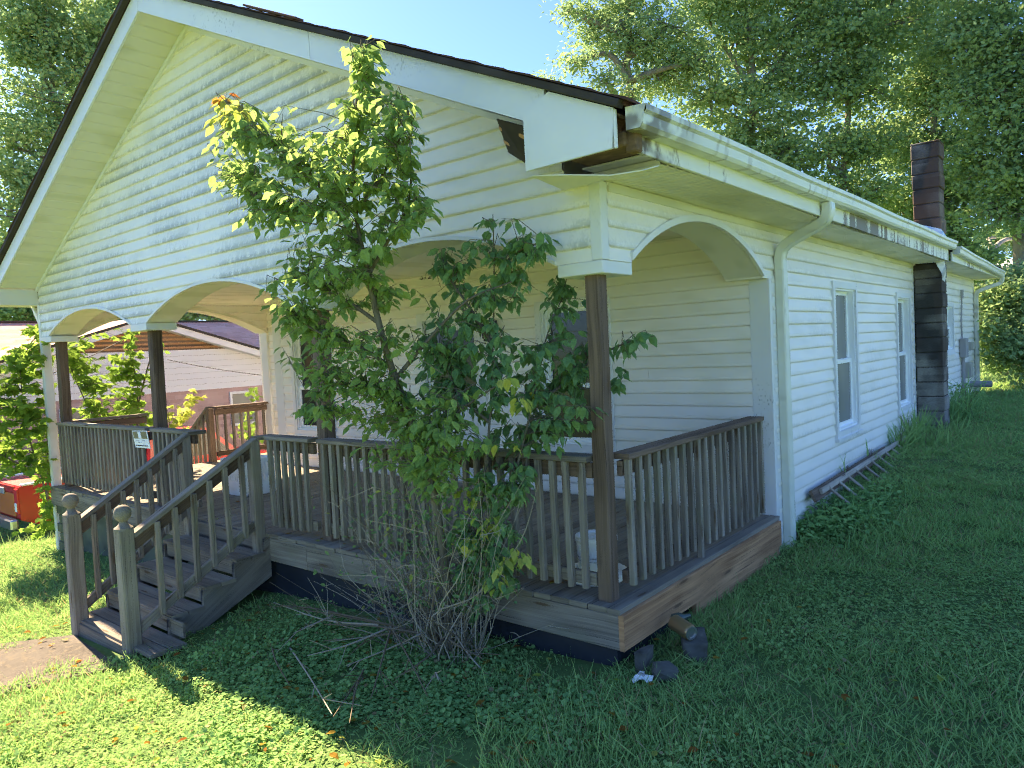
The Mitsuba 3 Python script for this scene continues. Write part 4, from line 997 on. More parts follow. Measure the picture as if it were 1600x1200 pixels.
def rock(name, c, size, seed, bsdf, label, cat, rot=0.3, flat=1.0):
    q = np.random.default_rng(seed)
    pts = np.array([[a, b, c_] for a in (-1, 1) for b in (-1, 1) for c_ in (-1, 1)]) * q.uniform(.72, 1.05, (8, 3))
    pts = np.vstack([pts, unit(q.normal(0, 1, (10, 3))) * 1.12])
    m = trimesh.convex.convex_hull(pts)
    for _ in range(3): m = m.subdivide()
    v = np.array(m.vertices); v = v * (1 + .16 * (meshkit.fbm(v * 2.6 + seed, 3, seed) - .5)[:, None])
    v = v * np.array(size) * .8
    c_, s_ = math.cos(rot), math.sin(rot)
    v = v @ np.array([[c_, s_, 0], [-s_, c_, 0], [0, 0, 1]])
    return tag(put(name, (v + np.array(c), np.asarray(m.faces)), bsdf, smooth=22), label, cat)
p = at(1092, 992, 0, .27); rock('stone', (.24, p[1] - .02, float(G(.24, p[1])) + .05), (.10, .22, .10), 3, 'm_stone', 'large grey stone beside the drink can at the porch edge', 'stone', .5)
p = at(1042, 1040, 0, .26); rock('broken_brick', (.24, p[1], float(G(.24, p[1])) + .045), (.09, .10, .045), 6, 'm_stone', 'flat grey broken slab in the clover near the porch corner', 'slab', .8)
p = at(1012, 1005, 0, .10); rock('stone', (.07, p[1], float(G(.07, p[1])) + .06), (.05, .10, .09), 9, 'm_stone', 'small dark stone leaning against the porch sheet', 'stone', .2)
cn = thing('drink_can', 'gold and silver drink can lying on its side on the stones', 'can')
p = at(1066, 980, 0, .20)
ax = unit(np.array([.90, -.42, -.10])); cm = trimesh.creation.cylinder(.047, .17, sections=24)
prof = [(0, -.085), (.034, -.085), (.047, -.07), (.047, .068), (.037, .085), (.034, .082), (0, .080)]
m = trimesh.creation.revolve(np.array(prof), sections=28); v = np.asarray(m.vertices)
Rm = trimesh.geometry.align_vectors([0, 0, 1], ax)[:3, :3]
put('body', (v * 1.12 @ Rm.T + p, np.asarray(m.faces)), 'm_can', cn, smooth=35)
m = trimesh.creation.annulus(.028, .040, .006); v = np.asarray(m.vertices) + [0, 0, .084]
m2 = trimesh.creation.cylinder(.026, .004, sections=20); v2 = np.asarray(m2.vertices) + [0, 0, .081]
put('lid', cat_mesh([(v * 1.12 @ Rm.T + p, np.asarray(m.faces)), (v2 * 1.12 @ Rm.T + p, np.asarray(m2.faces))]), 'm_chrome', cn)
p2 = at(1050, 970, 0, .10)
v, f = lathe([(0, 0), (.03, 0), (.044, .012), (.04, .06), (.02, .09), (.014, .13), (0, .13)], 16); Rm2 = trimesh.geometry.align_vectors([0, 0, 1], unit(np.array([.6, .5, .2])))[:3, :3]
mat('m_bottle', (0.05, 0.075, 0.06), 0.08, specular=0.8)
tag(put('glass_bottle', (v @ Rm2.T + p2, f), 'm_bottle', smooth=40), 'small dark green bottle lying behind the drink can', 'bottle')
pp = at(1003, 1058, 2, float(G(.1, -.35)) + .05)
th_ = np.linspace(0, 2 * np.pi, 15)[:-1]; rr_ = .055 + .022 * np.sin(th_ * 3 + 1) + .012 * np.sin(th_ * 7)
v = np.vstack([[0, 0, .02], np.stack([rr_ * np.cos(th_), rr_ * np.sin(th_), .014 * np.sin(th_ * 4)], -1)])
f = np.array([(0, i + 1, (i + 1) % 14 + 1) for i in range(14)])
v = np.vstack([v, v - [0, 0, .004]]); f = np.vstack([f, f[:, ::-1] + 15])
lt = tag(put('litter_scrap', (v + pp, f), 'm_plastic_white'), 'torn white scrap of litter lying in the clover', 'litter')
put('dark_mark', bx(pp[0] - .022, pp[0] + .022, pp[1] - .012, pp[1] + .008, pp[2] + .012, pp[2] + .024, .002), 'm_grey_metal', lt)

# ---------------------------------------------------------------- plants by the porch
def spray(base, tip, n, size, rng, droop=.5, u0=0.0, shape=OVATE, width=1.0):
    """a twig from base to tip with leaves along its outer part"""
    base, tip = np.asarray(base, float), np.asarray(tip, float)
    mid = (base + tip) / 2 + rng.normal(0, .03, 3) + [0, 0, .04]
    tw = tube(np.array([base, mid, tip]), [.0035, .0028, .0015], 3)
    t = np.linspace(.25, 1.0, n)
    P = base * ((1 - t) ** 2)[:, None] + mid * (2 * t * (1 - t))[:, None] + tip * (t ** 2)[:, None]
    a = unit(tip - base)
    ang = rng.uniform(0, 2 * np.pi, n)
    side_v = np.stack([np.cos(ang), np.sin(ang), np.zeros(n)], -1)
    D = side_v * .75 + a * .35 + np.array([0, 0, -1]) * (droop + rng.uniform(-.25, .45, n))[:, None]
    N = np.array([0, 0, 1.0]) + side_v * .55 + rng.normal(0, .45, (n, 3))
    P = P + side_v * rng.uniform(.01, .035, n)[:, None]
    L = size * rng.uniform(.62, 1.15, n)
    return tw, leaves(P, D, N, L, u0 + rng.random(n) * .999, shape, width * rng.uniform(.8, 1.15, n))
def foliage(blobs, skel, size, rng, ydepth, per=310.0, nleaf=6, droop=.5, reach=.45, shape=OVATE, width=1.0):
    """sprays filling soft blobs (px, py, rx, ry, y, u0) of the photograph at their own depths; each grows from the nearest skeleton point"""
    tws, lvs = [], []
    for (px, py, rx, ry, yy, u0, dens) in blobs:
        n = max(1, int(math.pi * rx * ry / per * dens))
        for _ in range(n):
            r, th = math.sqrt(rng.random()) * 1.05, rng.uniform(0, 2 * np.pi)
            y = yy + rng.normal(0, ydepth)
            c = at(px + rx * r * math.cos(th), py + ry * r * math.sin(th), 1, y)
            d = np.linalg.norm((skel - c) * [1, 1, .8], axis=1) + np.maximum(skel[:, 2] - c[:, None][2], 0) * 1.5
            b = skel[np.argmin(d)]
            v = c - b; L = np.linalg.norm(v)
            if L > reach: b = c - v / L * reach * rng.uniform(.6, 1)
            tw, lf = spray(b, c, max(3, int(rng.normal(nleaf, 1.3))), size, rng, droop, u0, shape, width)
            tws.append(tw); lvs.append(lf)
    return tws, lvs
rng = np.random.default_rng(21)
def pts_at(lst): return np.array([at(a, b, 1, y) for a, b, y in lst])

# ---- the tall sapling in front of the porch
SP = thing('sapling', 'tall leafy young tree leaning left in front of the porch, sunlit at its top', 'young tree')
lean = lambda y: 1.35 * y + .13       # it leans out from under the eave, towards the light
pts_sap = lambda lst: np.array([at(a, b, 1, lean(y)) for a, b, y in lst])
trunk = curve(pts_sap([(702, 1012, -.35), (697, 900, -.36), (675, 760, -.40), (640, 650, -.46), (612, 575, -.52), (592, 505, -.58), (575, 430, -.64), (566, 390, -.68)]), 7)
put('trunk', tube(trunk, np.linspace(.030, .018, len(trunk)), 8), 'm_bark', SP, smooth=True)
limb_px = [[(566, 390, -.68), (556, 330, -.72), (552, 240, -.8), (558, 150, -.86), (564, 62, -.9)],
           [(566, 392, -.68), (535, 340, -.74), (490, 280, -.82), (440, 235, -.9), (385, 195, -.96), (352, 158, -1.0)],
           [(575, 430, -.64), (610, 370, -.62), (640, 310, -.62), (640, 200, -.72)],
           [(592, 505, -.58), (540, 470, -.66), (470, 440, -.75), (440, 440, -.8)],
           [(612, 575, -.52), (560, 540, -.6), (500, 520, -.7), (470, 500, -.75)],
           [(620, 590, -.5), (670, 530, -.42), (730, 470, -.35), (800, 440, -.3)],
           [(640, 650, -.46), (580, 610, -.55), (520, 600, -.62), (495, 640, -.65)],
           [(655, 690, -.44), (720, 640, -.4), (780, 600, -.36)],
           [(535, 340, -.74), (470, 330, -.85), (400, 310, -.92)],
           [(556, 330, -.72), (600, 270, -.68), (640, 180, -.72)]]
limbs = [curve(pts_sap(l), 6) for l in limb_px]
for l in limbs: put('limb', tube(l, np.linspace(.016, .004, len(l)), 6), 'm_bark', SP, smooth=True)
skel = np.vstack([trunk] + limbs)
B = []
def bl(y, u0, dens, *rows):
    for r in rows: B.append((*r, y, u0, dens))
bl(-.86, 0, 1.3, (565, 78, 24, 24), (575, 118, 36, 28), (582, 165, 52, 32), (568, 215, 42, 40))
bl(-.72, 0, 1.0, (612, 190, 36, 42), (600, 255, 46, 38), (622, 310, 46, 36), (645, 335, 42, 28), (572, 290, 38, 40), (640, 225, 20, 20))
bl(-.95, 0, 1.25, (385, 205, 46, 32), (445, 200, 34, 34), (420, 250, 62, 40), (365, 272, 38, 34), (470, 300, 62, 44), (500, 240, 36, 36), (420, 330, 50, 34), (375, 240, 40, 40))
bl(-.98, 2, .55, (352, 156, 26, 15)); bl(-.95, 1, .8, (362, 170, 32, 22), (345, 195, 22, 18)); bl(-.95, 0, .8, (360, 175, 34, 24))
bl(-.80, 0, 1.0, (500, 350, 58, 40), (520, 405, 50, 38), (480, 425, 38, 32), (450, 455, 34, 30), (440, 490, 24, 28))
bl(-.66, 0, 1.2, (580, 380, 40, 34), (555, 450, 48, 38), (500, 490, 58, 40), (540, 540, 50, 36), (480, 545, 42, 36), (545, 585, 52, 34), (510, 635, 42, 34))
bl(-.5, 0, 1.45, (600, 640, 62, 40), (660, 640, 60, 40), (640, 705, 72, 36), (700, 690, 60, 36), (590, 590, 36, 30), (620, 530, 26, 26), (625, 460, 24, 20), (680, 740, 48, 26))
B = [(a, b, c, d, lean(y), u, q) for a, b, c, d, y, u, q in B]
tws, lvs = foliage(B, skel, .086, rng, .16, per=225, width=.86)
put('twigs', cat_mesh(tws), 'm_bark', SP, kind='stuff')
big = sorted(range(len(lvs)), key=lambda i: np.linalg.norm(lvs[i][0].mean(0) - CAM))
near_ = set(big[:40])
lm, luv = cat_uv([lvs[i] for i in range(len(lvs)) if i not in near_])
put('leaves', lm, 'm_leaf_sapling', SP, uv=luv, kind='stuff')
cnt = 0
for i in big[:40]:
    v, f, uv = lvs[i]; nv, nf = len(OVATE[0]), len(OVATE[1])
    for j in range(len(v) // nv):
        if cnt < 240: put('leaf', (v[j * nv:(j + 1) * nv], OVATE[1]), 'm_leaf_sapling', SP, uv=uv[j * nv:(j + 1) * nv]); cnt += 1

# ---- the darker climbing shrub beside it, reaching past the corner post
VN = thing('leafy_shrub', 'dark leaved climbing shrub tangled through the front railing left of the corner post', 'shrub')
stems = [curve(pts_at(l), 6) for l in [
    [(725, 1010, -.28), (738, 900, -.26), (752, 780, -.24), (765, 660, -.22), (770, 540, -.2), (772, 420, -.2), (770, 335, -.22)],
    [(735, 1005, -.25), (770, 880, -.2), (800, 760, -.14), (830, 640, -.06), (850, 540, .1), (880, 460, .22)],
    [(770, 540, -.2), (740, 490, -.24), (705, 440, -.28), (690, 420, -.3)],
    [(772, 450, -.2), (800, 400, -.2), (840, 380, -.22), (850, 375, -.24)],
    [(830, 640, -.06), (880, 600, .18), (930, 560, .34), (980, 535, .40), (1022, 525, .44)],
    [(880, 600, .18), (930, 610, .34), (962, 610, .38)],
    [(765, 660, -.22), (720, 620, -.3), (690, 560, -.32)]]]
for l in stems: put('stem', tube(l, np.linspace(.013, .003, len(l)), 6), 'm_bark', VN, smooth=True)
skel2 = np.vstack(stems)
B = []
bl(-.22, 0, 1.0, (755, 400, 62, 34), (835, 385, 28, 26), (720, 470, 52, 40), (790, 450, 50, 32), (690, 540, 52, 42), (765, 540, 60, 42), (750, 610, 56, 38), (700, 600, 50, 40))
bl(-.22, 0, .5, (700, 425, 22, 18), (772, 345, 30, 20))
bl(.06, 0, .95, (848, 580, 44, 48), (840, 680, 42, 28), (890, 645, 44, 42), (820, 640, 40, 40), (790, 690, 40, 30))
bl(.22, 0, .75, (880, 455, 40, 30), (895, 520, 36, 44), (880, 590, 40, 40))
bl(.40, 0, .55, (990, 540, 32, 18), (1012, 520, 16, 12), (962, 590, 14, 30), (975, 565, 18, 18))
bl(-.24, 0, 1.5, (790, 755, 42, 36), (765, 835, 40, 36), (742, 905, 42, 38), (715, 830, 26, 30), (775, 900, 30, 24))
bl(-.40, 1, .6, (800, 612, 26, 22), (800, 880, 26, 22), (790, 915, 20, 14), (715, 780, 20, 16), (742, 822, 20, 18), (725, 865, 22, 14), (700, 775, 16, 10), (770, 690, 16, 14))
tws, lvs2 = foliage(B, skel2, .094, rng, .12, per=225, nleaf=6, droop=.75, width=.88)
put('twigs', cat_mesh(tws), 'm_bark', VN, kind='stuff')
lm, luv = cat_uv(lvs2[60:]); put('leaves', lm, 'm_leaf_vine', VN, uv=luv, kind='stuff')
cnt = 0
for v, f, uv in lvs2[:60]:
    nv = len(OVATE[0])
    for j in range(len(v) // nv):
        if cnt < 290: put('leaf', (v[j * nv:(j + 1) * nv], OVATE[1]), 'm_leaf_vine', VN, uv=uv[j * nv:(j + 1) * nv]); cnt += 1

# ---- bare twiggy bush at their feet and the fallen branches round it
TB = thing('twiggy_bush', 'bare twiggy bush at the foot of the sapling, against the porch edge', 'bush')
st, wisps = [], []
for i in range(120):
    bx_, by_ = rng.normal(690, 34), rng.normal(985, 10)
    b = at(bx_, by_, 1, -.30 + rng.normal(0, .06)); b[2] = float(G(b[0], b[1])) - .02
    th = rng.normal(-.25, .55)
    Lp = rng.uniform(90, 290)
    tx, ty = bx_ + Lp * math.sin(th) * 1.0, by_ - Lp * math.cos(th) * (1 if abs(th) < .9 else .7)
    t = at(tx, max(ty, 690), 1, -.34 + rng.normal(0, .16))
    m_ = b + (t - b) * .33 + rng.normal(0, .055, 3); m2_ = b + (t - b) * .68 + rng.normal(0, .07, 3)
    c = curve([b, m_, m2_, t], 4)
    st.append(tube(c, np.linspace(rng.uniform(.003, .0075), .0012, len(c)), 4))
    for _ in range(3):
        k = rng.integers(3, len(c) - 1); q = c[k] + rng.normal(0, .12, 3) + [0, 0, .04]
        wisps.append(tube(np.array([c[k], (c[k] + q) / 2 + rng.normal(0, .012, 3), q]), [.003, .0022, .0012], 3))
put('stems', cat_mesh(st[:55]), 'm_twig_pale', TB, kind='stuff')
put('stems', cat_mesh(st[55:90]), 'm_twig', TB, kind='stuff')
put('stems', cat_mesh(st[90:]), 'm_bark', TB, kind='stuff')
put('twigs', cat_mesh(wisps), 'm_twig_pale', TB, kind='stuff')
n = 900
P = np.array([at(rng.normal(660, 60), rng.uniform(760, 960), 1, -.36 + rng.normal(0, .1)) for _ in range(n)])
D = rng.normal(0, 1, (n, 3)); lv = leaves(P, D, rng.normal(0, .5, (n, 3)) + [0, 0, 1], rng.uniform(.025, .06, n), rng.random(n) * .99 + (rng.random(n) < .08), OVATE, .7)
put('leaves', lv[:2], 'm_leaf_vine', TB, uv=lv[2], kind='stuff')
FB = [((655, 955), (540, 1022)), ((640, 930), (505, 985)), ((690, 960), (615, 1024)), ((610, 940), (480, 1022)), ((610, 960), (578, 1066)), ((578, 1066), (520, 1108)), ((520, 960), (458, 985)), ((660, 945), (505, 950)), ((560, 930), (432, 900)), ((590, 950), (440, 930)),
      ((700, 955), (750, 950)), ((575, 1068), (545, 1110)), ((452, 1070), (518, 1105)), ((430, 1095), (452, 1070)), ((610, 950), (665, 1040)), ((680, 1060), (682, 1010)), ((630, 910), (470, 890)), ((610, 900), (440, 880))]
for i, ((xa, ya), (xb, yb)) in enumerate(FB):
    ga = at(xa, ya, 1, -.45 - .0011 * max(0, ya - 930)); gb = at(xb, yb, 1, -.50 - .0058 * max(0, yb - 930))
    for q, up_ in ((ga, .12), (gb, .03)): q[2] = max(q[2], float(G(q[0], q[1])) + .015); q[2] = min(q[2], float(G(q[0], q[1])) + .25)
    c = curve([ga, (ga + gb) / 2 + rng.normal(0, .02, 3), gb], 6)
    k = thing('fallen_branch', 'dry bare branch lying in the brush heap left of the sapling', 'branch', 'dry branches of the brush heap')
    ms = [tube(c, np.linspace(rng.uniform(.007, .011), .003, len(c)), 5)]
    for _ in range(4):
        j = rng.integers(3, len(c) - 1); q = c[j] + unit(gb - ga) * rng.uniform(.08, .2) + rng.normal(0, .06, 3); q[2] = max(q[2], float(G(q[0], q[1])) + .01)
        ms.append(tube(np.array([c[j], (c[j] + q) / 2, q]), [.004, .003, .002], 4))
    scene[k] = mikit.ply(cat_mesh(ms), 'm_twig_pale' if i % 3 == 0 else 'm_twig', smooth=True)

# ---- small maples at the left end of the porch
def small_maple(label, stem_px, blobs, size=.125, per=215, seed=1, u0=0.0, matname='m_leaf_maple', width=1.0):
    r = np.random.default_rng(seed)
    k = thing('small_maple', label, 'small tree')
    stems = [curve(np.array([sight(*q) for q in s]), 6) for s in stem_px]
    for s in stems: put('stem', tube(s, np.linspace(.020, .004, len(s)), 6), 'm_bark', k, smooth=True)
    sk = np.vstack(stems); tws, lv = [], []
    for (px, py, rx, ry, dist, dens) in blobs:
        for _ in range(max(1, int(math.pi * rx * ry / per * dens * 2.2))):
            q, th = math.sqrt(r.random()), r.uniform(0, 2 * np.pi)
            c = sight(px + rx * q * math.cos(th), py + ry * q * math.sin(th), dist + r.normal(0, .35))
            b = sk[np.argmin(np.linalg.norm(sk - c, axis=1) + np.maximum(sk[:, 2] - c[2], 0))]
            v = c - b; L = np.linalg.norm(v)
            if L > .6: b = c - v / L * .6
            tw, lf = spray(b, c, int(r.integers(4, 7)), size, r, r.uniform(.1, .9), u0, MAPLE, width)
            tws.append(tw); lv.append(lf)
    put('twigs', cat_mesh(tws), 'm_bark', k, kind='stuff')
    lm, luv = cat_uv(lv); put('leaves', lm, matname, k, uv=luv, kind='stuff')
small_maple('small bright green maple behind the left porch railing, between the two left posts', [[(185, 770, 13.9), (165, 690, 13.8), (130, 620, 13.7), (104, 560, 13.6)], [(200, 770, 14.2), (212, 660, 14.2), (214, 600, 14.2), (196, 530, 14.2)], [(214, 640, 14.2), (232, 570, 14.2), (245, 535, 14.3)], [(165, 690, 13.8), (205, 670, 14), (235, 655, 14.1)]],
            [(120, 550, 24, 28, 13.7, 1), (150, 580, 40, 34, 13.9, 1.0), (195, 575, 30, 30, 14.1, .9), (200, 515, 14, 18, 14.2, .9), (215, 540, 18, 18, 14.2, .8), (250, 545, 10, 12, 14.3, .9), (180, 630, 50, 26, 14.0, 1), (135, 650, 26, 28, 13.8, .9), (215, 650, 36, 20, 14.1, 1.1), (130, 525, 18, 14, 13.7, .7), (235, 590, 18, 16, 14.2, .7)], seed=5)
small_maple('small maple at the far left, hanging over the back of the red truck', [[(88, 815, 13.2), (66, 750, 13.1), (40, 660, 13.0), (30, 560, 13.0)], [(60, 740, 13.0), (20, 720, 12.7), (-20, 700, 12.6)], [(74, 780, 13.1), (75, 700, 13.2), (70, 600, 13.3), (55, 520, 13.3)]],
            [(35, 560, 34, 30, 13.1, .9), (60, 520, 20, 26, 13.2, .9), (20, 610, 34, 34, 13.0, .9), (62, 600, 22, 34, 13.3, .8), (40, 660, 40, 30, 13.0, 1.0), (66, 690, 18, 36, 13.2, 1.1), (20, 705, 30, 22, 12.8, .8), (60, 735, 26, 18, 13.0, .9), (20, 738, 34, 8, 12.7, .8), (70, 778, 12, 22, 12.8, 1.2), (66, 812, 14, 16, 12.7, 1.1), (45, 832, 22, 7, 12.6, .9), (-25, 640, 40, 80, 12.9, .7), (70, 545, 12, 30, 13.4, .7)], seed=8)
small_maple('yellowing small maple beyond the side steps at the left end of the porch', [[(262, 740, 15.5), (268, 680, 15.5), (290, 640, 15.5), (305, 610, 15.5)], [(268, 690, 15.5), (262, 640, 15.5)]],
            [(270, 650, 16, 18, 15.5, 1.0), (300, 620, 20, 14, 15.5, 1.0), (280, 670, 18, 12, 15.5, 1.0), (295, 650, 14, 14, 15.5, .8)], seed=11, u0=1.0, matname='m_leaf_sapling')
small_maple('pale leafy sapling seen through the brown railing at the back of the porch', [[(385, 760, 15.8), (388, 690, 15.8), (392, 630, 15.8), (398, 605, 15.8)]],
            [(395, 625, 14, 18, 15.8, 1.2), (385, 660, 12, 14, 15.8, 1), (400, 680, 12, 20, 15.8, 1.1), (372, 682, 14, 8, 15.8, 1)], seed=12, u0=0.0)

# ---- weeds along the side wall and by the chimney
def weeds(name, label, cat, spots, blade, broad, seed):
    r = np.random.default_rng(seed); parts, uvs = [], []
    k = thing(name, label, cat)
    for (x, y, rad, hgt, nb, nl) in spots:
        if nb:
            P = np.stack([x + r.normal(0, rad, nb), y + r.normal(0, rad * 1.6, nb)], -1); z = G(P[:, 0], P[:, 1])
            P3 = np.stack([np.maximum(P[:, 0], .0), P[:, 1], z - .01], -1)
            D = np.stack([r.normal(.15, .5, nb), r.normal(0, .5, nb), np.full(nb, 1.1)], -1)
            parts.append(leaves(P3, D, r.normal(0, 1, (nb, 3)), hgt * r.uniform(.5, 1.2, nb), r.random(nb) * .99, BLADE, r.uniform(.7, 1.2, nb) * .02 / hgt))
        if nl:
            P = np.stack([np.maximum(x + r.normal(0, rad, nl), .02), y + r.normal(0, rad * 1.6, nl)], -1)
            z = G(P[:, 0], P[:, 1]) + r.random(nl) * hgt * .8
            an = r.uniform(0, 2 * np.pi, nl)
            parts.append(leaves(np.stack([P[:, 0], P[:, 1], z], -1), np.stack([np.cos(an), np.sin(an), r.uniform(-.5, .5, nl)], -1), r.normal(0, .4, (nl, 3)) + [0, 0, 1], r.uniform(.04, .085, nl), r.random(nl) * .99, OVATE, .9))
    m, uv = cat_uv(parts)
    put('leaves', m, 'm_clover' if broad else 'm_grass', k, uv=uv, kind='stuff')
    sp = [tube(np.array([(x + r.normal(0, rad * .5), y + r.normal(0, rad), float(G(x, y)) - .02), (x + r.normal(0, rad * .6), y + r.normal(0, rad), float(G(x, y)) + hgt * .75)]), [.004, .002], 4) for (x, y, rad, hgt, nb, nl) in spots for _ in range(6)]
    put('stems', cat_mesh(sp), 'm_twig', k, kind='stuff')
_b = np.array([(0, -.5, 0), (0, .5, 0), (.45, -.42, .06), (.45, .42, .06), (.8, -.25, .20), (.8, .25, .20), (1.0, 0, .36)])
BLADE = (_b, np.array([(0, 1, 3), (0, 3, 2), (2, 3, 5), (2, 5, 4), (4, 5, 6)]))
weeds('weed_patch', 'leafy weed patch at the foot of the side wall beside the near downspout', 'weeds', [(.14, 3.35, .10, .20, 60, 420), (.22, 3.75, .15, .26, 60, 560), (.32, 4.2, .15, .24, 60, 420), (.42, 3.7, .16, .18, 60, 380), (.40, 4.8, .14, .2, 60, 220)], 1, True, 31)
weeds('tall_grass_clump', 'tall grass clump along the side wall between ladder and chimney', 'grass clump', [(.08, 7.3, .06, .40, 40, 0), (.08, 7.9, .08, .50, 60, 0), (.10, 8.5, .10, .42, 70, 0), (.03, 6.0, .03, .34, 14, 0), (.45, 7.6, .12, .26, 60, 0), (.04, 4.9, .03, .42, 12, 0), (.4, 8.7, .16, .3, 60, 0)], 1, False, 32)
weeds('leafy_weed', 'bushy green weed growing beyond the chimney against the rear wall', 'weeds', [(.30, 11.0, .14, .75, 30, 260), (.45, 10.4, .20, .55, 60, 300), (.25, 12.2, .2, .6, 40, 240)], 1, True, 33)

# ---------------------------------------------------------------- lawn grass: tufts copied over the ground
def blades(n, w, h, rad, r, lean=.85):
    P = np.stack([r.uniform(-rad, rad, n), r.uniform(-rad, rad, n), np.zeros(n) - .008], -1)
    D = np.stack([r.normal(0, lean, n), r.normal(0, lean, n), np.ones(n)], -1)
    L = h * r.uniform(.45, 1.25, n)
    return leaves(P, D, np.stack([r.normal(0, 1, n), r.normal(0, 1, n), r.uniform(.1, .6, n)], -1), L, r.random(n) * .99 + (r.random(n) < .09), BLADE, w / L)
def clover(n, s, rad, r, zmax):
    P = np.stack([r.uniform(-rad, rad, n), r.uniform(-rad, rad, n), r.uniform(.006, zmax, n)], -1)
    an = r.uniform(0, 2 * np.pi, n)
    return leaves(P, np.stack([np.cos(an), np.sin(an), r.normal(.1, .35, n)], -1), r.normal(0, .38, (n, 3)) + [0, 0, 1], s * r.uniform(.45, 1.45, n), r.random(n) * .99 + (r.random(n) < .03), ROUND, r.uniform(.8, 1.1, n))
r = np.random.default_rng(5)
GP = []
for i in range(3):
    m, uv = cat_uv([blades(680, .0085, .075, .36, r), blades(34, .0065, .18, .36, r, 1.0)]); GP.append(('grass', m, uv))
for i in range(2):
    m, uv = cat_uv([clover(480, .019, .34, r, .05), blades(260, .007, .07, .36, r)]); GP.append(('mixed', m, uv))
CP = []
for i in range(2):
    m, uv = cat_uv([clover(900, .026, .34, r, .07), blades(190, .007, .09, .36, r)]); CP.append((m, uv))
for i, (_, m, uv) in enumerate(GP): scene[f'grass_tuft_source_{i}'] = {'type': 'shapegroup', 'tuft': mikit.ply(m, 'm_grass', uv=uv)}
for i, (m, uv) in enumerate(CP): scene[f'clover_source_{i}'] = {'type': 'shapegroup', 'tuft': mikit.ply(m, 'm_clover', uv=uv)}
pathp = Polygon([(-4.2, -1.62), (-5.05, -1.55), (-6.2, -2.45), (-7.4, -4.4), (-6.2, -5.1), (-4.85, -3.1)]).buffer(.17)
ng, ncl = 0, 0
def inview(x, y):
    d = np.array([x, y]) - CAM[:2]; L = np.linalg.norm(d)
    f = FWD[:2] / np.linalg.norm(FWD[:2]); c = d @ f
    return c > .3 and abs(d[0] * f[1] - d[1] * f[0]) < c * .92 + .8 and L < 34
for lay, (step, sc, dmin, dmax) in enumerate(((.40, 1.0, 0, 9.5), (.55, 1.35, 9.5, 17), (.9, 2.0, 17, 34))):
    for gx in np.arange(-22, 12, step):
        for gy in np.arange(-8, 32, step):
            x, y = gx + r.uniform(-.5, .5) * step, gy + r.uniform(-.5, .5) * step
            L = math.hypot(x - CAM[0], y - CAM[1])
            if not (dmin <= L < dmax) or not inview(x, y): continue
            if -9.9 < x < .10 and .02 < y < 15.7: continue
            if .1 >= x > -.32 and y > -.2 and y < 15.8: x = .24 + r.random() * .1
            if -5.4 < x < -3.85 and -1.45 < y < .3: continue
            if pathp.contains(shapely.Point(x, y)): continue
            if x < -17.2: continue
            cl = meshkit.fbm(np.array([[x * .55, y * .55, 2.0]]), 2, 3)[0]
            near_porch = math.exp(-((x + 1.7) / 2.1) ** 2 - ((y + .65) / .62) ** 2)
            k2 = r.random()
            Tm = T().translate([x, y, float(G(x, y))]).rotate([0, 0, 1], float(r.uniform(0, 360))).scale([sc, sc, sc * float(r.uniform(.7, 1.15) * (.55 + .9 * meshkit.noise(np.array([[x * 1.3, y * 1.3, 7.0]]))[0])) * (1 if sc < 1.2 else .8)])
            if (near_porch > .40 + .33 * k2 and y > -1.5) or (cl > .74 + .1 * k2 and L < 7):
                ncl += 1; scene[f'ground_clover__{ncl:04d}'] = {'type': 'instance', 'group': {'type': 'ref', 'id': f'clover_source_{int(r.integers(0, 2))}'}, 'to_world': Tm}
            else:
                ng += 1; j = int(r.integers(0, 3)) if (cl < .42 + .16 * k2 or L > 7) else int(r.integers(3, 5))
                scene[f'lawn_grass__{ng:04d}'] = {'type': 'instance', 'group': {'type': 'ref', 'id': f'grass_tuft_source_{j}'}, 'to_world': Tm}
labels['lawn_grass'] = {'label': 'uneven green grass covering the lawn around the house', 'category': 'grass', 'kind': 'stuff'}
labels['ground_clover'] = {'label': 'low round leaved ground cover spreading below the sapling and in patches of the lawn', 'category': 'ground cover', 'kind': 'stuff'}

# fallen leaves on the grass and the porch floor
r = np.random.default_rng(77)
P = []
while len(P) < 420:
    x, y = r.normal(-1.6, 2.2), r.normal(-.8, 1.1)
    if y > .05 and -9.5 < x < -.05:
        if y < 2.7: P.append((x, y, .004 + .006 * r.random()))
    elif not (-5.5 < x < -3.8 and y > -1.45): P.append((x, y, float(G(x, y)) + r.uniform(.02, .07)))
P = np.array(P); n = len(P); an = r.uniform(0, 2 * np.pi, n)
lv = leaves(P, np.stack([np.cos(an), np.sin(an), r.normal(0, .12, n)], -1), r.normal(0, .16, (n, 3)) + [0, 0, 1], r.uniform(.035, .08, n), 1 + (r.random(n) < .75) + r.random(n) * .99, OVATE, .9)
m_ = put('leaf_litter', lv[:2], 'm_leaf_sapling', uv=lv[2])
labels[m_] = {'label': 'scattered fallen yellow and brown leaves on the grass and porch floor', 'category': 'leaf litter', 'kind': 'stuff'}

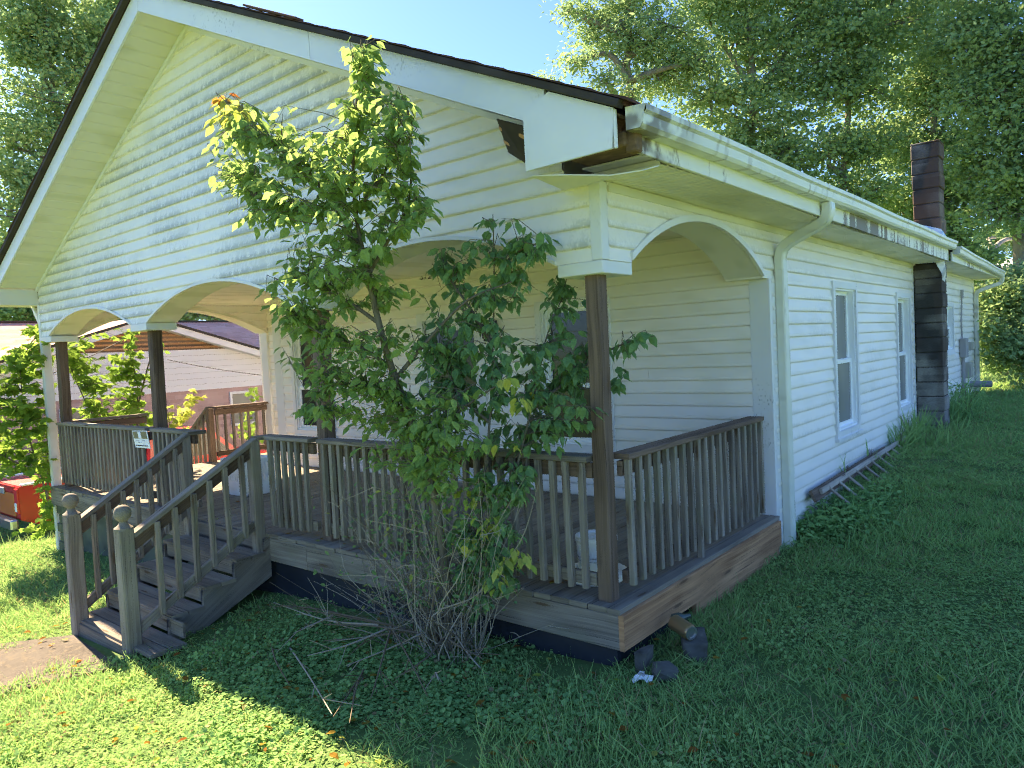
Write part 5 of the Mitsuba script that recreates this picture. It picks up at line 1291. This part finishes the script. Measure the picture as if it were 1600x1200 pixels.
# ---------------------------------------------------------------- background trees
def big_tree(name, label, trunk_at, lobes, nleaf, leaf=.19, trunk_r=.28, seed=1, shape=DIAMOND, spread=.42, matname='m_leaf_tree', cat='tree', group=None, bush=False, limb_r=.15):
    """trunk_at (x, y); lobes (px, py, distance, radius in pixels)"""
    r = np.random.default_rng(seed)
    k = thing(name, label, cat, group)
    LB = [(sight(px, py, d), rad / FPX * d) for px, py, d, rad in lobes]
    x, y = trunk_at; z0 = float(G(x, y)) - .3
    cen = np.mean([c for c, _ in LB], axis=0); low = min(c[2] - q for c, q in LB)
    branches = []
    top = np.array([cen[0], cen[1], max(cen[2], low + 1)])
    tr = curve([(x, y, z0), (x + r.normal(0, .15), y, z0 + (top[2] - z0) * .35), (x * .6 + top[0] * .4, y * .6 + top[1] * .4, z0 + (top[2] - z0) * .65), top], 6)
    if not bush: put('trunk', tube(tr, np.linspace(trunk_r, trunk_r * .35, len(tr)), 9), 'm_bark_pale', k, smooth=True)
    P, vol = [], np.array([q ** 2.2 for _, q in LB]); vol = vol / vol.sum()
    for (c, q), w in zip(LB, vol):
        b = tr[np.argmin(np.linalg.norm(tr - c, axis=1) + np.maximum(tr[:, 2] - c[2] + q * .3, 0) * 1.5)]
        cv = curve([b, (b + c) / 2 + r.normal(0, .25, 3), c], 4)
        branches.append(tube(cv, np.linspace(limb_r, limb_r * .3, len(cv)), 6))
        ncl_ = max(4, int(nleaf * w / 82))
        d = unit(r.normal(0, 1, (ncl_, 3))); rad = q * r.random(ncl_) ** .42
        C = c + d * rad[:, None] * [1, 1, .85]
        for t_ in C[:: max(1, ncl_ // 14)]: branches.append(tube(np.array([c + (t_ - c) * .1, (c + t_) / 2 + r.normal(0, .12, 3), t_]), [limb_r * .32, limb_r * .2, limb_r * .08], 4))
        n = r.integers(30, 95, ncl_); idx = np.repeat(np.arange(ncl_), n)
        cs = spread * r.uniform(.6, 1.25, ncl_)
        P.append(C[idx] + r.normal(0, 1, (len(idx), 3)) * (cs[idx, None] * [1, 1, .38]))
    P = np.vstack(P); n = len(P)
    an = r.uniform(0, 2 * np.pi, n)
    D = np.stack([np.cos(an), np.sin(an), r.uniform(-1.0, .2, n)], -1)
    N = r.normal(0, .55, (n, 3)) + [0, 0, 1]
    lv = leaves(P, D, N, leaf * r.uniform(.6, 1.25, n), r.random(n) * .99, shape, r.uniform(.8, 1.2, n))
    put('branches', cat_mesh(branches), 'm_bark_pale', k, smooth=True, kind='stuff')
    put('crown', lv[:2], matname, k, uv=lv[2], kind='stuff')
big_tree('tall_tree', 'tall tree with feathery leaves nearest the open sky, behind the ridge of the porch roof', (-10.9, 19.6), [(985, 60, 27, 58), (925, 40, 27.4, 44), (905, 95, 26.8, 30), (1045, 40, 27, 52), (980, -30, 27, 66), (945, 125, 26.6, 32), (1035, 115, 27.5, 48), (885, 15, 27, 26), (1000, -130, 27, 90), (985, 150, 27.3, 30), (1085, 100, 27.5, 40)], 26000, seed=2, shape=NARROW, leaf=.24, trunk_r=.22)
big_tree('tall_tree', 'small treetop showing just above the roof edge against the sky', (-13.6, 21.0), [(850, 128, 31, 10), (856, 140, 31, 14), (890, 150, 31, 16), (875, 175, 31, 26)], 1500, seed=3, shape=NARROW, leaf=.22, trunk_r=.1)
big_tree('tall_tree', 'broad green tree right of the feathery one, above the middle of the side roof', (-8.6, 24.2), [(1150, 60, 29, 62), (1110, 150, 28.5, 52), (1170, 190, 29, 64), (1225, 110, 29.5, 60), (1160, -40, 29, 80), (1230, 230, 29.5, 56), (1100, 20, 28.5, 48), (1250, 20, 30, 60), (1180, 280, 29.5, 54), (1130, 240, 29, 44), (1240, 310, 30, 50)], 42000, seed=4)
big_tree('tall_tree', 'tall tree with pale forked trunk left of the chimney', (-5.7, 25.4), [(1310, 60, 30, 62), (1290, 150, 30, 50), (1350, 130, 30.5, 58), (1380, 40, 31, 64), (1320, -60, 30, 84), (1300, 240, 30, 48), (1360, 230, 31, 54), (1340, 310, 31, 50), (1290, 320, 31, 44)], 34000, seed=5)
big_tree('tall_tree', 'dark green tree standing directly behind the chimney', (-3.9, 29.4), [(1430, 130, 33, 60), (1400, 220, 33, 54), (1460, 220, 33, 60), (1440, 20, 33, 70), (1410, 320, 33, 56), (1470, 320, 33, 56), (1430, 390, 33, 44), (1500, 380, 33, 40), (1490, 130, 33, 50), (1520, 300, 33, 46)], 42000, seed=6)
big_tree('tall_tree', 'large tree at the right edge with limbs spreading over the yard', (-.1, 27.4), [(1560, 60, 29, 64), (1540, 160, 29, 54), (1600, 160, 29, 60), (1510, 60, 29.5, 48), (1570, -50, 29, 76), (1590, 260, 29.5, 54), (1540, 250, 30, 46), (1650, 80, 29, 70), (1660, 240, 29, 66), (1560, 325, 30, 42), (1610, 335, 30, 38)], 40000, seed=7)
big_tree('hedge_bush', 'sunlit overgrown bush beyond the rear corner of the house', (.75, 17.6), [(1560, 470, 20.5, 34), (1600, 450, 20.8, 40), (1545, 520, 20.2, 30), (1585, 530, 20.0, 38), (1640, 500, 20.5, 46), (1620, 560, 20, 40), (1550, 560, 20.3, 20)], 22000, leaf=.12, seed=8, spread=.26, bush=True, cat='bush', limb_r=.04)
big_tree('hedge_bush', 'dark undergrowth below the trees left of the white roofed building', (-1.5, 32), [(1525, 405, 34, 28), (1500, 420, 34, 40), (1560, 372, 46, 22), (1600, 372, 46, 24)], 9000, leaf=.2, seed=9, bush=True, cat='bush')
big_tree('tall_tree', 'tall dark tree at the upper left corner behind the neighbouring house', (-40.5, 11.8), [(90, 60, 46, 64), (40, 30, 46, 58), (140, 110, 46, 48), (60, 150, 46, 60), (110, 210, 46, 54), (20, 230, 46, 56), (160, 50, 46, 44), (70, 290, 46, 56), (150, 190, 46, 36), (70, -40, 46, 60), (10, 330, 46, 50), (100, 340, 46, 50)], 44000, seed=10, leaf=.27, spread=.6)
big_tree('tall_tree', 'dark tree right of the corner tree, its crown showing past the steep rake', (-41, 17.7), [(185, 20, 49, 40), (175, 80, 49, 32), (215, -10, 49, 40), (150, 150, 49, 28), (140, 30, 49, 26)], 12000, seed=11, leaf=.27, spread=.6)
big_tree('tall_tree', 'dense dark tree low at the left edge above the neighbouring roof', (-43.8, 9.4), [(20, 420, 48, 54), (60, 400, 48, 46), (30, 490, 48, 52), (-20, 470, 48, 50), (80, 470, 48, 44), (90, 530, 48, 40), (130, 520, 49, 40)], 22000, seed=12, leaf=.27, spread=.6)
big_tree('tall_tree', 'dark trees seen through the left porch arch above the reddish roof', (-31, 17), [(300, 480, 38, 40), (350, 475, 38, 42), (400, 480, 38, 40), (260, 480, 38, 40), (210, 490, 38, 40), (330, 440, 38, 50), (450, 480, 38, 44)], 16000, seed=13, leaf=.24)
